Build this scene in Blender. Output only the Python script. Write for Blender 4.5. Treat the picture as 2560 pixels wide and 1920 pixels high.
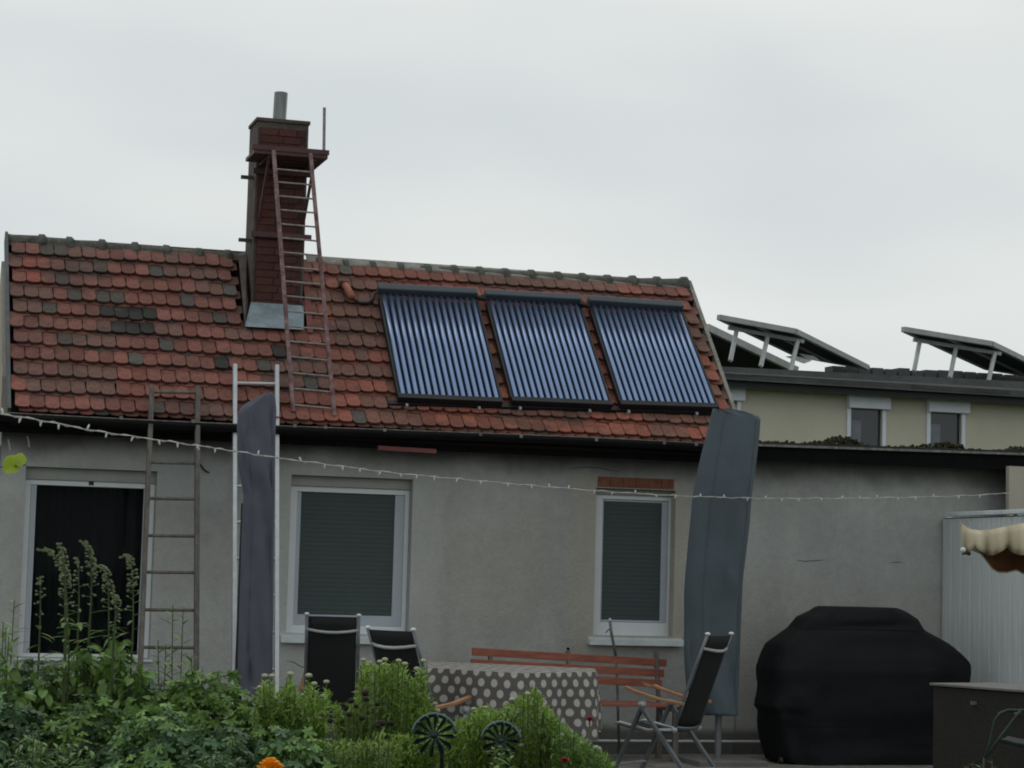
import bpy, math, random
import numpy as np
from mathutils import Vector, Matrix, noise as mnoise
for o in list(bpy.data.objects): bpy.data.objects.remove(o, do_unlink=True)
scn = bpy.context.scene
rad = math.radians
# ---------------------------------------------------------------- camera
FPX = 5500.0; PIT = rad(5.0); ROLL = 0.027; PSI = rad(16.5)
CAM = Vector((0.0, -18.0, 1.41))
fwd = Vector((math.sin(PSI)*math.cos(PIT), math.cos(PSI)*math.cos(PIT), math.sin(PIT)))
rt0 = Vector((math.cos(PSI), -math.sin(PSI), 0)); up0 = rt0.cross(fwd)
rt = rt0*math.cos(ROLL) + up0*math.sin(ROLL); up = -rt0*math.sin(ROLL) + up0*math.cos(ROLL)
cd = bpy.data.cameras.new('camera'); cam = bpy.data.objects.new('camera', cd)
scn.collection.objects.link(cam); scn.camera = cam
M = Matrix((rt, up, -fwd)).transposed().to_4x4(); M.translation = CAM; cam.matrix_world = M
cd.sensor_width = 36; cd.lens = 36*FPX/2560; cd.clip_start = .1; cd.clip_end = 3000
# ---------------------------------------------------------------- sky and sun (overcast)
SUN_EL, SUN_AZ = rad(52), rad(-25)
w = bpy.data.worlds.new('World'); scn.world = w; w.use_nodes = True
nt = w.node_tree; nt.nodes.clear()
def N(t, typ, **k):
    n = t.nodes.new(typ)
    for a, b in k.items(): setattr(n, a, b)
    return n
out = N(nt, 'ShaderNodeOutputWorld'); bg = N(nt, 'ShaderNodeBackground'); bg.inputs[1].default_value = .1
sky = N(nt, 'ShaderNodeTexSky', sky_type='NISHITA', sun_disc=False, sun_elevation=SUN_EL, sun_rotation=SUN_AZ)
tc = N(nt, 'ShaderNodeTexCoord'); mp = N(nt, 'ShaderNodeMapping'); mp.inputs['Scale'].default_value = (1, 1, 3.2)
mp.inputs['Location'].default_value = (.35, .1, .3)
nz = N(nt, 'ShaderNodeTexNoise'); nz.inputs['Scale'].default_value = 2.6; nz.inputs['Detail'].default_value = 3; nz.inputs['Roughness'].default_value = .42
cr = N(nt, 'ShaderNodeValToRGB')
cr.color_ramp.elements[0].position = .36; cr.color_ramp.elements[0].color = (.60, .655, .67, 1)
cr.color_ramp.elements[1].position = .64; cr.color_ramp.elements[1].color = (.80, .82, .80, 1)
sc = N(nt, 'ShaderNodeVectorMath', operation='SCALE'); sc.inputs['Scale'].default_value = 10.0
mx = N(nt, 'ShaderNodeMix', data_type='RGBA'); mx.inputs[0].default_value = .95
L = nt.links.new
L(tc.outputs['Generated'], mp.inputs[0]); L(mp.outputs[0], nz.inputs[0]); L(nz.outputs[0], cr.inputs[0])
L(cr.outputs[0], sc.inputs[0]); L(sky.outputs[0], mx.inputs[6]); L(sc.outputs[0], mx.inputs[7])
L(mx.outputs[2], bg.inputs[0]); L(bg.outputs[0], out.inputs[0])
sd = bpy.data.lights.new('sun', 'SUN'); sd.energy = .5; sd.angle = rad(40); sd.color = (1, .97, .92)
so = bpy.data.objects.new('sun', sd); scn.collection.objects.link(so)
sdir = Vector((math.sin(SUN_AZ)*math.cos(SUN_EL), math.cos(SUN_AZ)*math.cos(SUN_EL), math.sin(SUN_EL)))
so.rotation_euler = sdir.to_track_quat('Z', 'Y').to_euler(); so.location = (0, 0, 30)
vs = scn.view_settings; vs.view_transform = 'Standard'; vs.look = 'None'; vs.gamma = 1; vs.exposure = 0; vs.use_curve_mapping = False
scn.render.engine = 'CYCLES'; scn.cycles.pixel_filter_type = 'BLACKMAN_HARRIS'; scn.cycles.filter_width = 1.9
# ---------------------------------------------------------------- helpers
G = -0.09                     # ground level
rnd = random.Random(7)
def ray(x, y): return fwd + rt*((x-1280)/FPX) - up*((y-960)/FPX)
def at(x, y, Y):              # photo pixel on the vertical plane y = Y
    d = ray(x, y); return CAM + d*((Y-CAM.y)/d.y)
def atz(x, y, z):
    d = ray(x, y); return CAM + d*((z-CAM.z)/d.z)
def pt(x, y, dep): return CAM + ray(x, y)*dep
def atX(x, y, X):
    d = ray(x, y); return CAM + d*((X-CAM.x)/d.x)
def wl(o):
    v = Vector((0, 0, 0))
    while o: v += o.location; o = o.parent
    return v
def link(o, parent=None, label=None, cat=None, group=None, kind=None):
    scn.collection.objects.link(o)
    if parent: o.parent = parent
    if label: o['label'] = label
    if cat: o['category'] = cat
    if group: o['group'] = group
    if kind: o['kind'] = kind
    return o
def thing(name, loc, label, cat, group=None, rz=0):
    o = bpy.data.objects.new(name, None); o.location = loc; o.rotation_euler = (0, 0, rz); o.empty_display_size = .1
    return link(o, None, label, cat, group)
def inst(name, me, parent, mw, color=None, **k):
    o = bpy.data.objects.new(name, me); link(o, parent, **k)
    m = mw.copy(); m.translation = m.translation - wl(parent); o.matrix_local = m
    if color: o.color = (*color, 1)
    return o
class MB:
    def __init__(s): s.v = []; s.f = []; s.uv = None
    def add(s, vs, fs):
        k = len(s.v); s.v += [Vector(v) for v in vs]; s.f += [tuple(i+k for i in f) for f in fs]; return s
    def box(s, a, b):         # two corners
        x0, y0, z0 = (min(a[i], b[i]) for i in range(3)); x1, y1, z1 = (max(a[i], b[i]) for i in range(3))
        return s.add([(x0,y0,z0),(x1,y0,z0),(x1,y1,z0),(x0,y1,z0),(x0,y0,z1),(x1,y0,z1),(x1,y1,z1),(x0,y1,z1)],
              [(0,3,2,1),(4,5,6,7),(0,1,5,4),(1,2,6,5),(2,3,7,6),(3,0,4,7)])
    def prism(s, pts, ext):   # planar polygon extruded by a vector
        ext = Vector(ext); n = len(pts); p = [Vector(q) for q in pts]
        return s.add(p+[q+ext for q in p], [tuple(range(n))[::-1], tuple(range(n, 2*n))]+[(i,(i+1)%n,(i+1)%n+n,i+n) for i in range(n)])
    def bar(s, a, b, wd, ht, side=(0,0,1)):
        a = Vector(a); b = Vector(b); d = (b-a).normalized(); u = d.cross(Vector(side)).normalized()*wd/2; q = u.cross(d).normalized()*ht/2
        return s.prism([a-u-q, a+u-q, a+u+q, a-u+q], b-a)
    def tube(s, path, r, n=8, cap=True):
        P = [Vector(p) for p in path]; rs = r if isinstance(r, (list, tuple)) else [r]*len(P); k = len(s.v)
        t0 = (P[1]-P[0]).normalized(); ref = Vector((0,0,1)) if abs(t0.z) < .9 else Vector((1,0,0)); u = t0.cross(ref).normalized()
        for i, p in enumerate(P):
            t = (P[min(i+1, len(P)-1)]-P[max(i-1, 0)]).normalized(); u = (u-t*u.dot(t)).normalized(); v = t.cross(u)
            for j in range(n):
                a = 2*math.pi*j/n; s.v.append(p+(u*math.cos(a)+v*math.sin(a))*rs[i])
        for i in range(len(P)-1):
            for j in range(n):
                a = k+i*n+j; b = k+i*n+(j+1)%n; s.f.append((a, b, b+n, a+n))
        if cap:
            s.f.append(tuple(k+j for j in range(n))[::-1]); s.f.append(tuple(k+(len(P)-1)*n+j for j in range(n)))
        return s
    def ball(s, c, r, n=6, m=4, sq=(1,1,1)):
        c = Vector(c); k = len(s.v); s.v.append(c+Vector((0,0,r*sq[2])))
        for i in range(1, m):
            th = math.pi*i/m
            for j in range(n):
                a = 2*math.pi*j/n; s.v.append(c+Vector((r*sq[0]*math.sin(th)*math.cos(a), r*sq[1]*math.sin(th)*math.sin(a), r*sq[2]*math.cos(th))))
        s.v.append(c-Vector((0,0,r*sq[2]))); e = len(s.v)-1
        for j in range(n):
            s.f.append((k, k+1+j, k+1+(j+1)%n)); s.f.append((e, k+1+(m-2)*n+(j+1)%n, k+1+(m-2)*n+j))
            for i in range(m-2): a = k+1+i*n+j; b = k+1+i*n+(j+1)%n; s.f.append((a, a+n, b+n, b))
        return s
    def mesh(s, name, mat, smooth=False, off=Vector((0,0,0))):
        me = bpy.data.meshes.new(name); me.from_pydata([v-off for v in s.v], [], s.f); me.materials.append(mat)
        if smooth: me.polygons.foreach_set('use_smooth', [True]*len(me.polygons))
        if s.uv: 
            l = me.uv_layers.new(name='UVMap')
            for i, lp in enumerate(me.loops): l.data[i].uv = s.uv[lp.vertex_index]
        me.update(); return me
    def build(s, name, mat, parent=None, smooth=False, bev=0, **k):
        off = wl(parent) if parent else Vector((0,0,0)); loc = Vector((0,0,0))
        if parent is None and k.get('kind') != 'structure' and s.v:
            mn = [min(v[i] for v in s.v) for i in range(3)]; mx_ = [max(v[i] for v in s.v) for i in range(3)]
            loc = Vector(((mn[0]+mx_[0])/2, (mn[1]+mx_[1])/2, mn[2])); off = loc
        o = bpy.data.objects.new(name, s.mesh(name, mat, smooth, off)); o.location = loc
        link(o, parent, **k)
        if bev:
            b = o.modifiers.new('bevel', 'BEVEL'); b.width = bev; b.segments = 2; b.limit_method = 'ANGLE'
        return o
# ---------------------------------------------------------------- materials
def mat(name, col, rough=.8, var=.2, scale=6, col2=None, bump=0, bscale=60, metal=0, src=None, fine=0, tone_fn=None, spec=.4, stretch=None, emis=None, trans=0, hue=0):
    m = bpy.data.materials.new(name); m.use_nodes = True; t = m.node_tree; b = t.nodes['Principled BSDF']; l = t.links.new
    b.inputs['Roughness'].default_value = rough; b.inputs['Metallic'].default_value = metal; b.inputs['Specular IOR Level'].default_value = spec
    c = N(t, 'ShaderNodeTexCoord'); src_out = c.outputs['Object']
    if stretch:
        mpn = N(t, 'ShaderNodeMapping'); mpn.inputs['Scale'].default_value = stretch; l(src_out, mpn.inputs[0]); src_out = mpn.outputs[0]
    n = N(t, 'ShaderNodeTexNoise'); n.inputs['Scale'].default_value = scale; n.inputs['Detail'].default_value = 6; n.inputs['Roughness'].default_value = .62; l(src_out, n.inputs[0])
    if src: # object colour or attribute
        if src == 'object': s0 = N(t, 'ShaderNodeObjectInfo'); base = s0.outputs['Color']
        else: s0 = N(t, 'ShaderNodeAttribute', attribute_name='Col'); base = s0.outputs['Color']
    else:
        rgb = N(t, 'ShaderNodeRGB'); rgb.outputs[0].default_value = (*col, 1); base = rgb.outputs[0]
    c2 = col2 or tuple(x*(1-var) for x in col)
    rp = N(t, 'ShaderNodeMapRange'); rp.inputs[1].default_value = .38; rp.inputs[2].default_value = .62; l(n.outputs[0], rp.inputs[0])
    mixn = N(t, 'ShaderNodeMix', data_type='RGBA'); l(rp.outputs[0], mixn.inputs[0]); l(base, mixn.inputs[6])
    if col2: mixn.inputs[7].default_value = (*c2, 1)
    else:
        ml = N(t, 'ShaderNodeVectorMath', operation='SCALE'); ml.inputs['Scale'].default_value = 1-var; l(base, ml.inputs[0]); l(ml.outputs[0], mixn.inputs[7])
    cur = mixn.outputs[2]
    if fine:
        n2 = N(t, 'ShaderNodeTexNoise'); n2.inputs['Scale'].default_value = scale*9; n2.inputs['Detail'].default_value = 4; l(src_out, n2.inputs[0])
        r2 = N(t, 'ShaderNodeMapRange'); r2.inputs[1].default_value = .3; r2.inputs[2].default_value = .7; r2.inputs[3].default_value = 1-fine; r2.inputs[4].default_value = 1+fine*.6; l(n2.outputs[0], r2.inputs[0])
        v2 = N(t, 'ShaderNodeVectorMath', operation='SCALE'); l(cur, v2.inputs[0]); l(r2.outputs[0], v2.inputs['Scale']); cur = v2.outputs[0]
    if hue:
        oi = N(t, 'ShaderNodeObjectInfo'); r3 = N(t, 'ShaderNodeMapRange'); r3.inputs[3].default_value = 1-hue; r3.inputs[4].default_value = 1+hue; l(oi.outputs['Random'], r3.inputs[0])
        v3 = N(t, 'ShaderNodeVectorMath', operation='SCALE'); l(cur, v3.inputs[0]); l(r3.outputs[0], v3.inputs['Scale']); cur = v3.outputs[0]
    if tone_fn: cur = tone_fn(t, l, cur)
    l(cur, b.inputs['Base Color'])
    if bump:
        nb = N(t, 'ShaderNodeTexNoise'); nb.inputs['Scale'].default_value = bscale; nb.inputs['Detail'].default_value = 5; l(src_out, nb.inputs[0])
        bp = N(t, 'ShaderNodeBump'); bp.inputs['Strength'].default_value = bump; bp.inputs['Distance'].default_value = .02; l(nb.outputs[0], bp.inputs['Height']); l(bp.outputs[0], b.inputs['Normal'])
    return m
def smooth_box(t, l, x0, x1, z0, z1, soft, wob):
    """mask: 1 inside a world box of the wall, with a wavering edge"""
    g = N(t, 'ShaderNodeNewGeometry'); n = N(t, 'ShaderNodeTexNoise'); n.inputs['Scale'].default_value = 2.2; n.inputs['Detail'].default_value = 5; l(g.outputs['Position'], n.inputs[0])
    a = N(t, 'ShaderNodeVectorMath', operation='SUBTRACT'); a.inputs[1].default_value = (.5,.5,.5); l(n.outputs['Color'], a.inputs[0])
    s = N(t, 'ShaderNodeVectorMath', operation='SCALE'); s.inputs['Scale'].default_value = wob; l(a.outputs[0], s.inputs[0])
    p = N(t, 'ShaderNodeVectorMath', operation='ADD'); l(g.outputs['Position'], p.inputs[0]); l(s.outputs[0], p.inputs[1])
    x = N(t, 'ShaderNodeSeparateXYZ'); l(p.outputs[0], x.inputs[0]); cur = None
    for o, lo, hi in ((0, x0, x1), (2, z0, z1)):
        for v, sg in ((lo, 1), (hi, -1)):
            r = N(t, 'ShaderNodeMapRange', interpolation_type='SMOOTHSTEP'); r.inputs[1].default_value = v-soft; r.inputs[2].default_value = v+soft
            r.inputs[3].default_value = 0 if sg > 0 else 1; r.inputs[4].default_value = 1 if sg > 0 else 0; l(x.outputs[o], r.inputs[0])
            if cur is None: cur = r.outputs[0]
            else:
                mm = N(t, 'ShaderNodeMath', operation='MULTIPLY'); l(cur, mm.inputs[0]); l(r.outputs[0], mm.inputs[1]); cur = mm.outputs[0]
    return cur
def wall_tones(t, l, cur):
    for (x0, x1, z0, z1, soft, wob, col, amt) in (
        (-9, 20, 2.36, 9, .12, .35, (.05, .05, .045), .7),     # darker band along the wall top, below the eaves
        (3.02, 4.75, .4, 2.25, .06, .25, (.45,.46,.44), .5), # newer render round the big window
        (1.0, 2.9, 1.95, 2.3, .08, .2, (.48,.50,.49), .55),
        (5.9, 6.95, .8, 2.3, .06, .3, (.42,.39,.29), .5),      # yellowish patch round the small window
        (4.7, 5.8, .9, 1.9, .25, .7, (.32,.30,.265), .45),
        (7.2, 9.6, .2, 1.3, .35, .6, (.32,.29,.25), .4),
        (-9, 20, -.3, .14, .05, .12, (.06, .052, .042), .8)):    # brown plinth band; darkness of the foot recess painted in too
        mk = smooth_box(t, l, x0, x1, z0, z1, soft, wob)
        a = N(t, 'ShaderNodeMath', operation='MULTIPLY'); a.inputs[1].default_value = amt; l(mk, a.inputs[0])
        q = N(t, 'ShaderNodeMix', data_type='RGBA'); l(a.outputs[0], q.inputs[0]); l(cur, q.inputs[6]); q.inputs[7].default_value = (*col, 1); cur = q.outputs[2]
    g = N(t, 'ShaderNodeNewGeometry')
    for sc_, st_, lo, hi in ((1.0, (3,3,.5), .965, 1.03), (1.0, (.9,.9,.7), .90, 1.08), (1.0, (26,26,26), .97, 1.04)):
        mpp = N(t, 'ShaderNodeMapping'); mpp.inputs['Scale'].default_value = st_; l(g.outputs['Position'], mpp.inputs[0])
        nn_ = N(t, 'ShaderNodeTexNoise'); nn_.inputs['Scale'].default_value = sc_; nn_.inputs['Detail'].default_value = 5; l(mpp.outputs[0], nn_.inputs[0])
        rr_ = N(t, 'ShaderNodeMapRange'); rr_.inputs[1].default_value = .36; rr_.inputs[2].default_value = .64; rr_.inputs[3].default_value = lo; rr_.inputs[4].default_value = hi; l(nn_.outputs[0], rr_.inputs[0])
        v_ = N(t, 'ShaderNodeVectorMath', operation='SCALE'); l(cur, v_.inputs[0]); l(rr_.outputs[0], v_.inputs['Scale']); cur = v_.outputs[0]
    return cur
def roof_stain(t, l, cur):      # lichen and soot drifting over several tiles
    g = N(t, 'ShaderNodeNewGeometry')
    for st_, p0, p1, amt, col in (((1.6,1.6,3.4), .50, .66, .62, (.062,.052,.046)), ((14,14,14), .56, .70, .5, (.05,.043,.038)), ((5,5,7), .60, .72, .35, (.22,.19,.16))):
        mpp = N(t, 'ShaderNodeMapping'); mpp.inputs['Scale'].default_value = st_; l(g.outputs['Position'], mpp.inputs[0])
        nn_ = N(t, 'ShaderNodeTexNoise'); nn_.inputs['Scale'].default_value = 1; nn_.inputs['Detail'].default_value = 6; nn_.inputs['Roughness'].default_value = .65; l(mpp.outputs[0], nn_.inputs[0])
        rr_ = N(t, 'ShaderNodeMapRange'); rr_.inputs[1].default_value = p0; rr_.inputs[2].default_value = p1; rr_.inputs[4].default_value = amt; l(nn_.outputs[0], rr_.inputs[0])
        q = N(t, 'ShaderNodeMix', data_type='RGBA'); l(rr_.outputs[0], q.inputs[0]); l(cur, q.inputs[6]); q.inputs[7].default_value = (*col, 1); cur = q.outputs[2]
    return cur
m_wall = mat('render_plaster', (.41, .418, .40), .92, .14, 1.3, bump=.35, bscale=45, fine=.08, tone_fn=wall_tones)
m_gable = mat('gable_plaster', (.42, .39, .33), .92, .2, 3, bump=.3)
m_tile = mat('clay_tile', (1,1,1), .82, .3, 22, src='object', bump=.35, bscale=90, fine=.22, spec=.25, tone_fn=roof_stain)
m_tile2 = mat('clay_tile_far', (1,1,1), .82, .3, 22, src='attr', bump=.35, bscale=90, fine=.22, spec=.25, tone_fn=roof_stain)
m_under = mat('clay_tile_under', (.13,.06,.045), .9, .5, 9, fine=.3)
m_ridge = mat('lichened_ridge', (.13, .13, .11), .9, .4, 14, bump=.5, fine=.3, col2=(.065,.068,.06))
m_mortar = mat('ridge_mortar', (.33, .32, .28), .95, .35, 12, bump=.6, fine=.25)
m_verge = mat('verge_metal', (.10,.11,.115), .6, .3, 8)
m_black = mat('blackened_wood', (.005,.005,.006), .9, .4, 8, spec=.15)
m_gutter = mat('dark_gutter', (.010,.010,.011), .7, .4, 6, spec=.2)
m_lip = mat('gutter_lip', (.23,.22,.2), .6, .5, 25)
m_brickred = mat('dark_red_brick', (.098,.036,.028), .85, .3, 20, bump=.4, hue=.22, fine=.2)
m_joint = mat('brick_joint', (.06,.035,.03), .95, .3, 20)
m_chim = mat('chimney_render', (.115,.095,.085), .95, .4, 7, bump=.5, fine=.2)
m_steel = mat('flue_steel', (.20,.215,.21), .3, .5, 5, metal=.9, stretch=(6,6,.4))
m_zinc = mat('zinc_flashing', (.30,.38,.42), .5, .3, 9, metal=.25, fine=.1)
m_redpaint = mat('dark_red_paint', (.115,.05,.052), .6, .35, 18, fine=.3, bump=.2)
m_rust = mat('faded_red_rail', (.30,.20,.20), .65, .5, 14, fine=.35, col2=(.13,.06,.06))
m_rung = mat('weathered_rung', (.33,.30,.29), .6, .4, 25)
m_alu = mat('aluminium', (.50,.53,.55), .38, .15, 10, metal=.55)
m_oldwood = mat('grey_old_wood', (.17,.155,.135), .85, .4, 10, stretch=(3,3,.6), bump=.3, fine=.2)
m_cover1 = mat('violet_grey_canvas', (.10,.10,.135), .75, .14, 2.5, bump=.12, bscale=9)
m_cover2 = mat('blue_grey_canvas', (.080,.106,.125), .75, .14, 2.5, bump=.12, bscale=9)
m_grill = mat('black_cover_cloth', (.0065,.0075,.009), .7, .3, 3, bump=.25, bscale=9, spec=.2)
m_white = mat('white_frame', (.72,.76,.78), .45, .06, 5)
m_bluefr = mat('blue_grey_frame', (.44,.49,.54), .45, .06, 5)
m_sill = mat('white_sill', (.66,.72,.74), .4, .15, 9)
m_box = mat('shutter_box', (.33,.34,.31), .6, .1, 6)
m_slat = mat('dark_roller_slat', (.068,.088,.090), .6, .05, 4, spec=.2)
m_dark = mat('dark_interior', (.008,.009,.011), .9, .3, 2)
m_curt = mat('dark_curtain', (.004,.005,.008), .85, .3, 2)
m_glass = bpy.data.materials.new('window_glass'); m_glass.use_nodes = True
_t = m_glass.node_tree; _b = _t.nodes['Principled BSDF']; _b.inputs['Base Color'].default_value = (.8,.85,.85,1); _b.inputs['Roughness'].default_value = .03; _b.inputs['Transmission Weight'].default_value = 1; _b.inputs['IOR'].default_value = 1.09
_n = N(_t, 'ShaderNodeTexNoise'); _n.inputs['Scale'].default_value = 2; _p = N(_t, 'ShaderNodeBump'); _p.inputs['Strength'].default_value = .02; _t.links.new(_n.outputs[0], _p.inputs['Height']); _t.links.new(_p.outputs[0], _b.inputs['Normal'])
m_pane = mat('dark_pane', (.03,.036,.042), .08, .3, 1.5, spec=.6)
m_curtw = mat('net_curtain', (.22,.24,.28), .9, .2, 4)
m_redboard = mat('dark_red_board', (.21,.07,.065), .7, .25, 12, fine=.2)
m_brlint = mat('brick_lintel', (.27,.11,.07), .9, .3, 18, bump=.4, fine=.25)
m_tube = mat('blue_vacuum_tube', (.24,.33,.52), .38, .10, 3, metal=.75)
m_tube.node_tree.nodes['Principled BSDF'].inputs['Coat Weight'].default_value = .3
m_navy = mat('navy_back_sheet', (.022,.038,.085), .6, .3, 3)
m_deck = mat('roof_battens', (.018,.012,.01), .95, .3, 6)
m_head = mat('blue_black_header', (.055,.07,.085), .45, .15, 4)
m_blackm = mat('black_frame', (.012,.013,.015), .5, .3, 6)
m_copper = mat('clay_vent', (.42,.17,.11), .8, .3, 12)
m_ywall = mat('cream_render', (.57,.54,.44), .92, .08, 1.0, bump=.2)
m_groof = mat('grey_roof', (.10,.105,.105), .8, .3, 1.2, fine=.15)
m_ggut = mat('grey_gutter', (.17,.18,.18), .6, .15, 2)
m_pv = mat('panel_back', (.055,.058,.060), .85, .2, 1, spec=.1)
m_pvf = mat('panel_frame', (.38,.40,.40), .5, .2, 4)
m_shbox = mat('pale_shutter_box', (.74,.78,.86), .6, .08, 4)
m_moss = mat('moss', (.05,.055,.018), .95, .5, 25, col2=(.02,.018,.012), bump=.8)
m_fence = mat('white_profile_board', (.58,.63,.64), .55, .12, 3, stretch=(6,6,.7))
m_cream = mat('cream_post', (.45,.42,.35), .9, .1, 3, bump=.2)
m_awn = mat('cream_canvas', (.64,.56,.40), .85, .15, 4, bump=.1, bscale=12)
m_awnin = mat('brown_lining', (.16,.065,.03), .85, .25, 4)
m_cable = mat('white_cable', (.55,.54,.50), .6, .2, 20)
m_mesh = mat('black_mesh', (.007,.008,.009), .7, .3, 9, bump=.2, bscale=160)
m_frame = mat('grey_steel_frame', (.17,.185,.20), .4, .2, 10, metal=.4)
m_frameL = mat('pale_steel_bar', (.42,.44,.45), .4, .15, 10, metal=.2)
m_cap = mat('white_cap', (.68,.72,.72), .5, .1, 10)
m_arm = mat('oiled_armrest', (.42,.22,.12), .55, .35, 9, stretch=(2,.5,2), fine=.15)
m_bench = mat('red_bench_paint', (.36,.12,.075), .6, .35, 7, stretch=(.8,4,6), fine=.2, bump=.1)
m_box2 = mat('dark_brown_weave', (.020,.018,.014), .8, .3, 30, bump=.5, bscale=110)
m_lid = mat('grey_lid', (.15,.145,.135), .6, .2, 8)
m_patio = mat('patio_concrete', (.21,.19,.165), .95, .35, 3, bump=.5, fine=.25)
m_paver = mat('paving_stone', (.24,.22,.195), .95, .3, 7, bump=.5, fine=.25, hue=.12)
m_soil = mat('garden_soil', (.035,.025,.018), 1, .4, 8, bump=.8)
m_grass = mat('rough_grass', (.05,.075,.025), 1, .4, 1.5, bump=.8, fine=.3)
def leafmat(name, col, hue=.3, rough=.42):
    m = mat(name, col, rough, .3, 12, hue=hue, spec=.35); b = m.node_tree.nodes['Principled BSDF']
    t = m.node_tree; tr = N(t, 'ShaderNodeBsdfTranslucent'); ms = N(t, 'ShaderNodeMixShader'); ms.inputs[0].default_value = .25
    o = [n for n in t.nodes if n.type == 'OUTPUT_MATERIAL'][0]; src = b.inputs['Base Color'].links[0].from_socket
    t.links.new(src, tr.inputs[0]); t.links.new(b.outputs[0], ms.inputs[1]); t.links.new(tr.outputs[0], ms.inputs[2]); t.links.new(ms.outputs[0], o.inputs[0]); return m
lf_dark = leafmat('leaf_deep_green', (.062,.12,.045)); lf_mid = leafmat('leaf_mid_green', (.14,.25,.05)); lf_light = leafmat('leaf_fresh_green', (.19,.33,.09))
lf_blue = leafmat('leaf_blue_green', (.115,.215,.10)); lf_fev = leafmat('leaf_feathery_green', (.215,.345,.055), .22); lf_yel = leafmat('leaf_yellow_green', (.42,.55,.05), .1)
m_stem = mat('green_stem', (.07,.10,.035), .7, .3, 9); m_pod = mat('pale_green_pod', (.20,.24,.12), .7, .3, 30)
m_bud = mat('creamy_bud', (.42,.44,.30), .8, .2, 30); m_drypod = mat('dark_dry_head', (.022,.014,.014), .9, .4, 30); m_red = mat('red_petal', (.35,.02,.025), .7, .3, 30)
m_orange = mat('orange_petal', (.95,.56,.03), .7, .3, 60, col2=(.9,.32,.015)); m_orn = mat('patinated_dark_metal', (.022,.045,.04), .5, .4, 14, metal=.2); m_orn2 = mat('green_patina_rim', (.07,.15,.12), .6, .4, 14)
# ================================================================ ground
MB().add([(-400,-400,G-.02),(400,-400,G-.02),(400,600,G-.02),(-400,600,G-.02)], [(0,1,2,3)]).build('ground', m_grass, kind='structure')
MB().add([(-2,-6.5,G-.012),(12,-6.5,G-.012),(12,.05,G-.012),(-2,.05,G-.012)], [(0,1,2,3)]).build('patio', m_patio, kind='structure')
bed = MB(); nx, ny = 40, 14
for j in range(ny+1):
    for i in range(nx+1):
        x = -3+9*i/nx; y = -12+5.4*j/ny; e = min(1, 4*min(i/nx, 1-i/nx, j/ny*1.0, 1-j/ny))
        bed.v.append(Vector((x, y, G-.03+(.16+.05*mnoise.noise(Vector((x*2,y*2,0))))*e)))
for j in range(ny):
    for i in range(nx): a = j*(nx+1)+i; bed.f.append((a, a+1, a+nx+2, a+nx+1))
bed.build('garden_bed', m_soil, smooth=True, kind='structure')
paving = MB().box((5.0,-3.2,G-.01), (11,-.14,G+.0)); pav = paving.build('paving', m_patio, kind='structure')
stone = MB().box((-.195,-.145,0), (.195,.145,.022)).mesh('paver', m_paver)
for j in range(10):
    for i in range(15):
        x = 5.2+i*.4+(.2 if j % 2 else 0); y = -3.03+j*.3
        if x > 10.85: continue
        mw = Matrix.Translation((x+rnd.uniform(-.004,.004), y, G+rnd.uniform(0,.007))) @ Matrix.Rotation(rnd.uniform(-.015,.015), 4, 'Z')
        inst('paver', stone, pav, mw)
# ================================================================ house
house = thing('garden_house', (1.09, 0, G), 'low grey rendered house with patchy red tiled roof and brick chimney', 'house')
XL, XR = 1.13, 7.36; YE, ZE, YR, ZR = -.30, 2.605, 1.15, 4.20
sl = Vector((0, YR-YE, ZR-ZE)); SLEN = sl.length; su = sl.normalized(); sn = Vector((0, -su.z, su.y))
def on_roof(x, y, off=0.0):
    p0 = Vector((0, YE, ZE))+sn*off; d = ray(x, y); return CAM+d*((p0-CAM).dot(sn)/d.dot(sn))
def roofp(X, s, off=0): return Vector((X, YE, ZE))+su*s+sn*off
def rect(pts, Y):
    q = [at(x, y, Y) for x, y in pts]     # tl tr br bl
    return (q[0].x+q[3].x)/2, (q[1].x+q[2].x)/2, (q[2].z+q[3].z)/2, (q[0].z+q[1].z)/2
O1 = rect([(65,1166),(396,1178),(372,1646),(44,1646)], 0)
O2 = rect([(732,1187),(1034,1198),(1020,1588),(712,1584)], 0)
O3 = rect([(1492,1220),(1688,1226),(1684,1592),(1482,1588)], 0)
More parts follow.
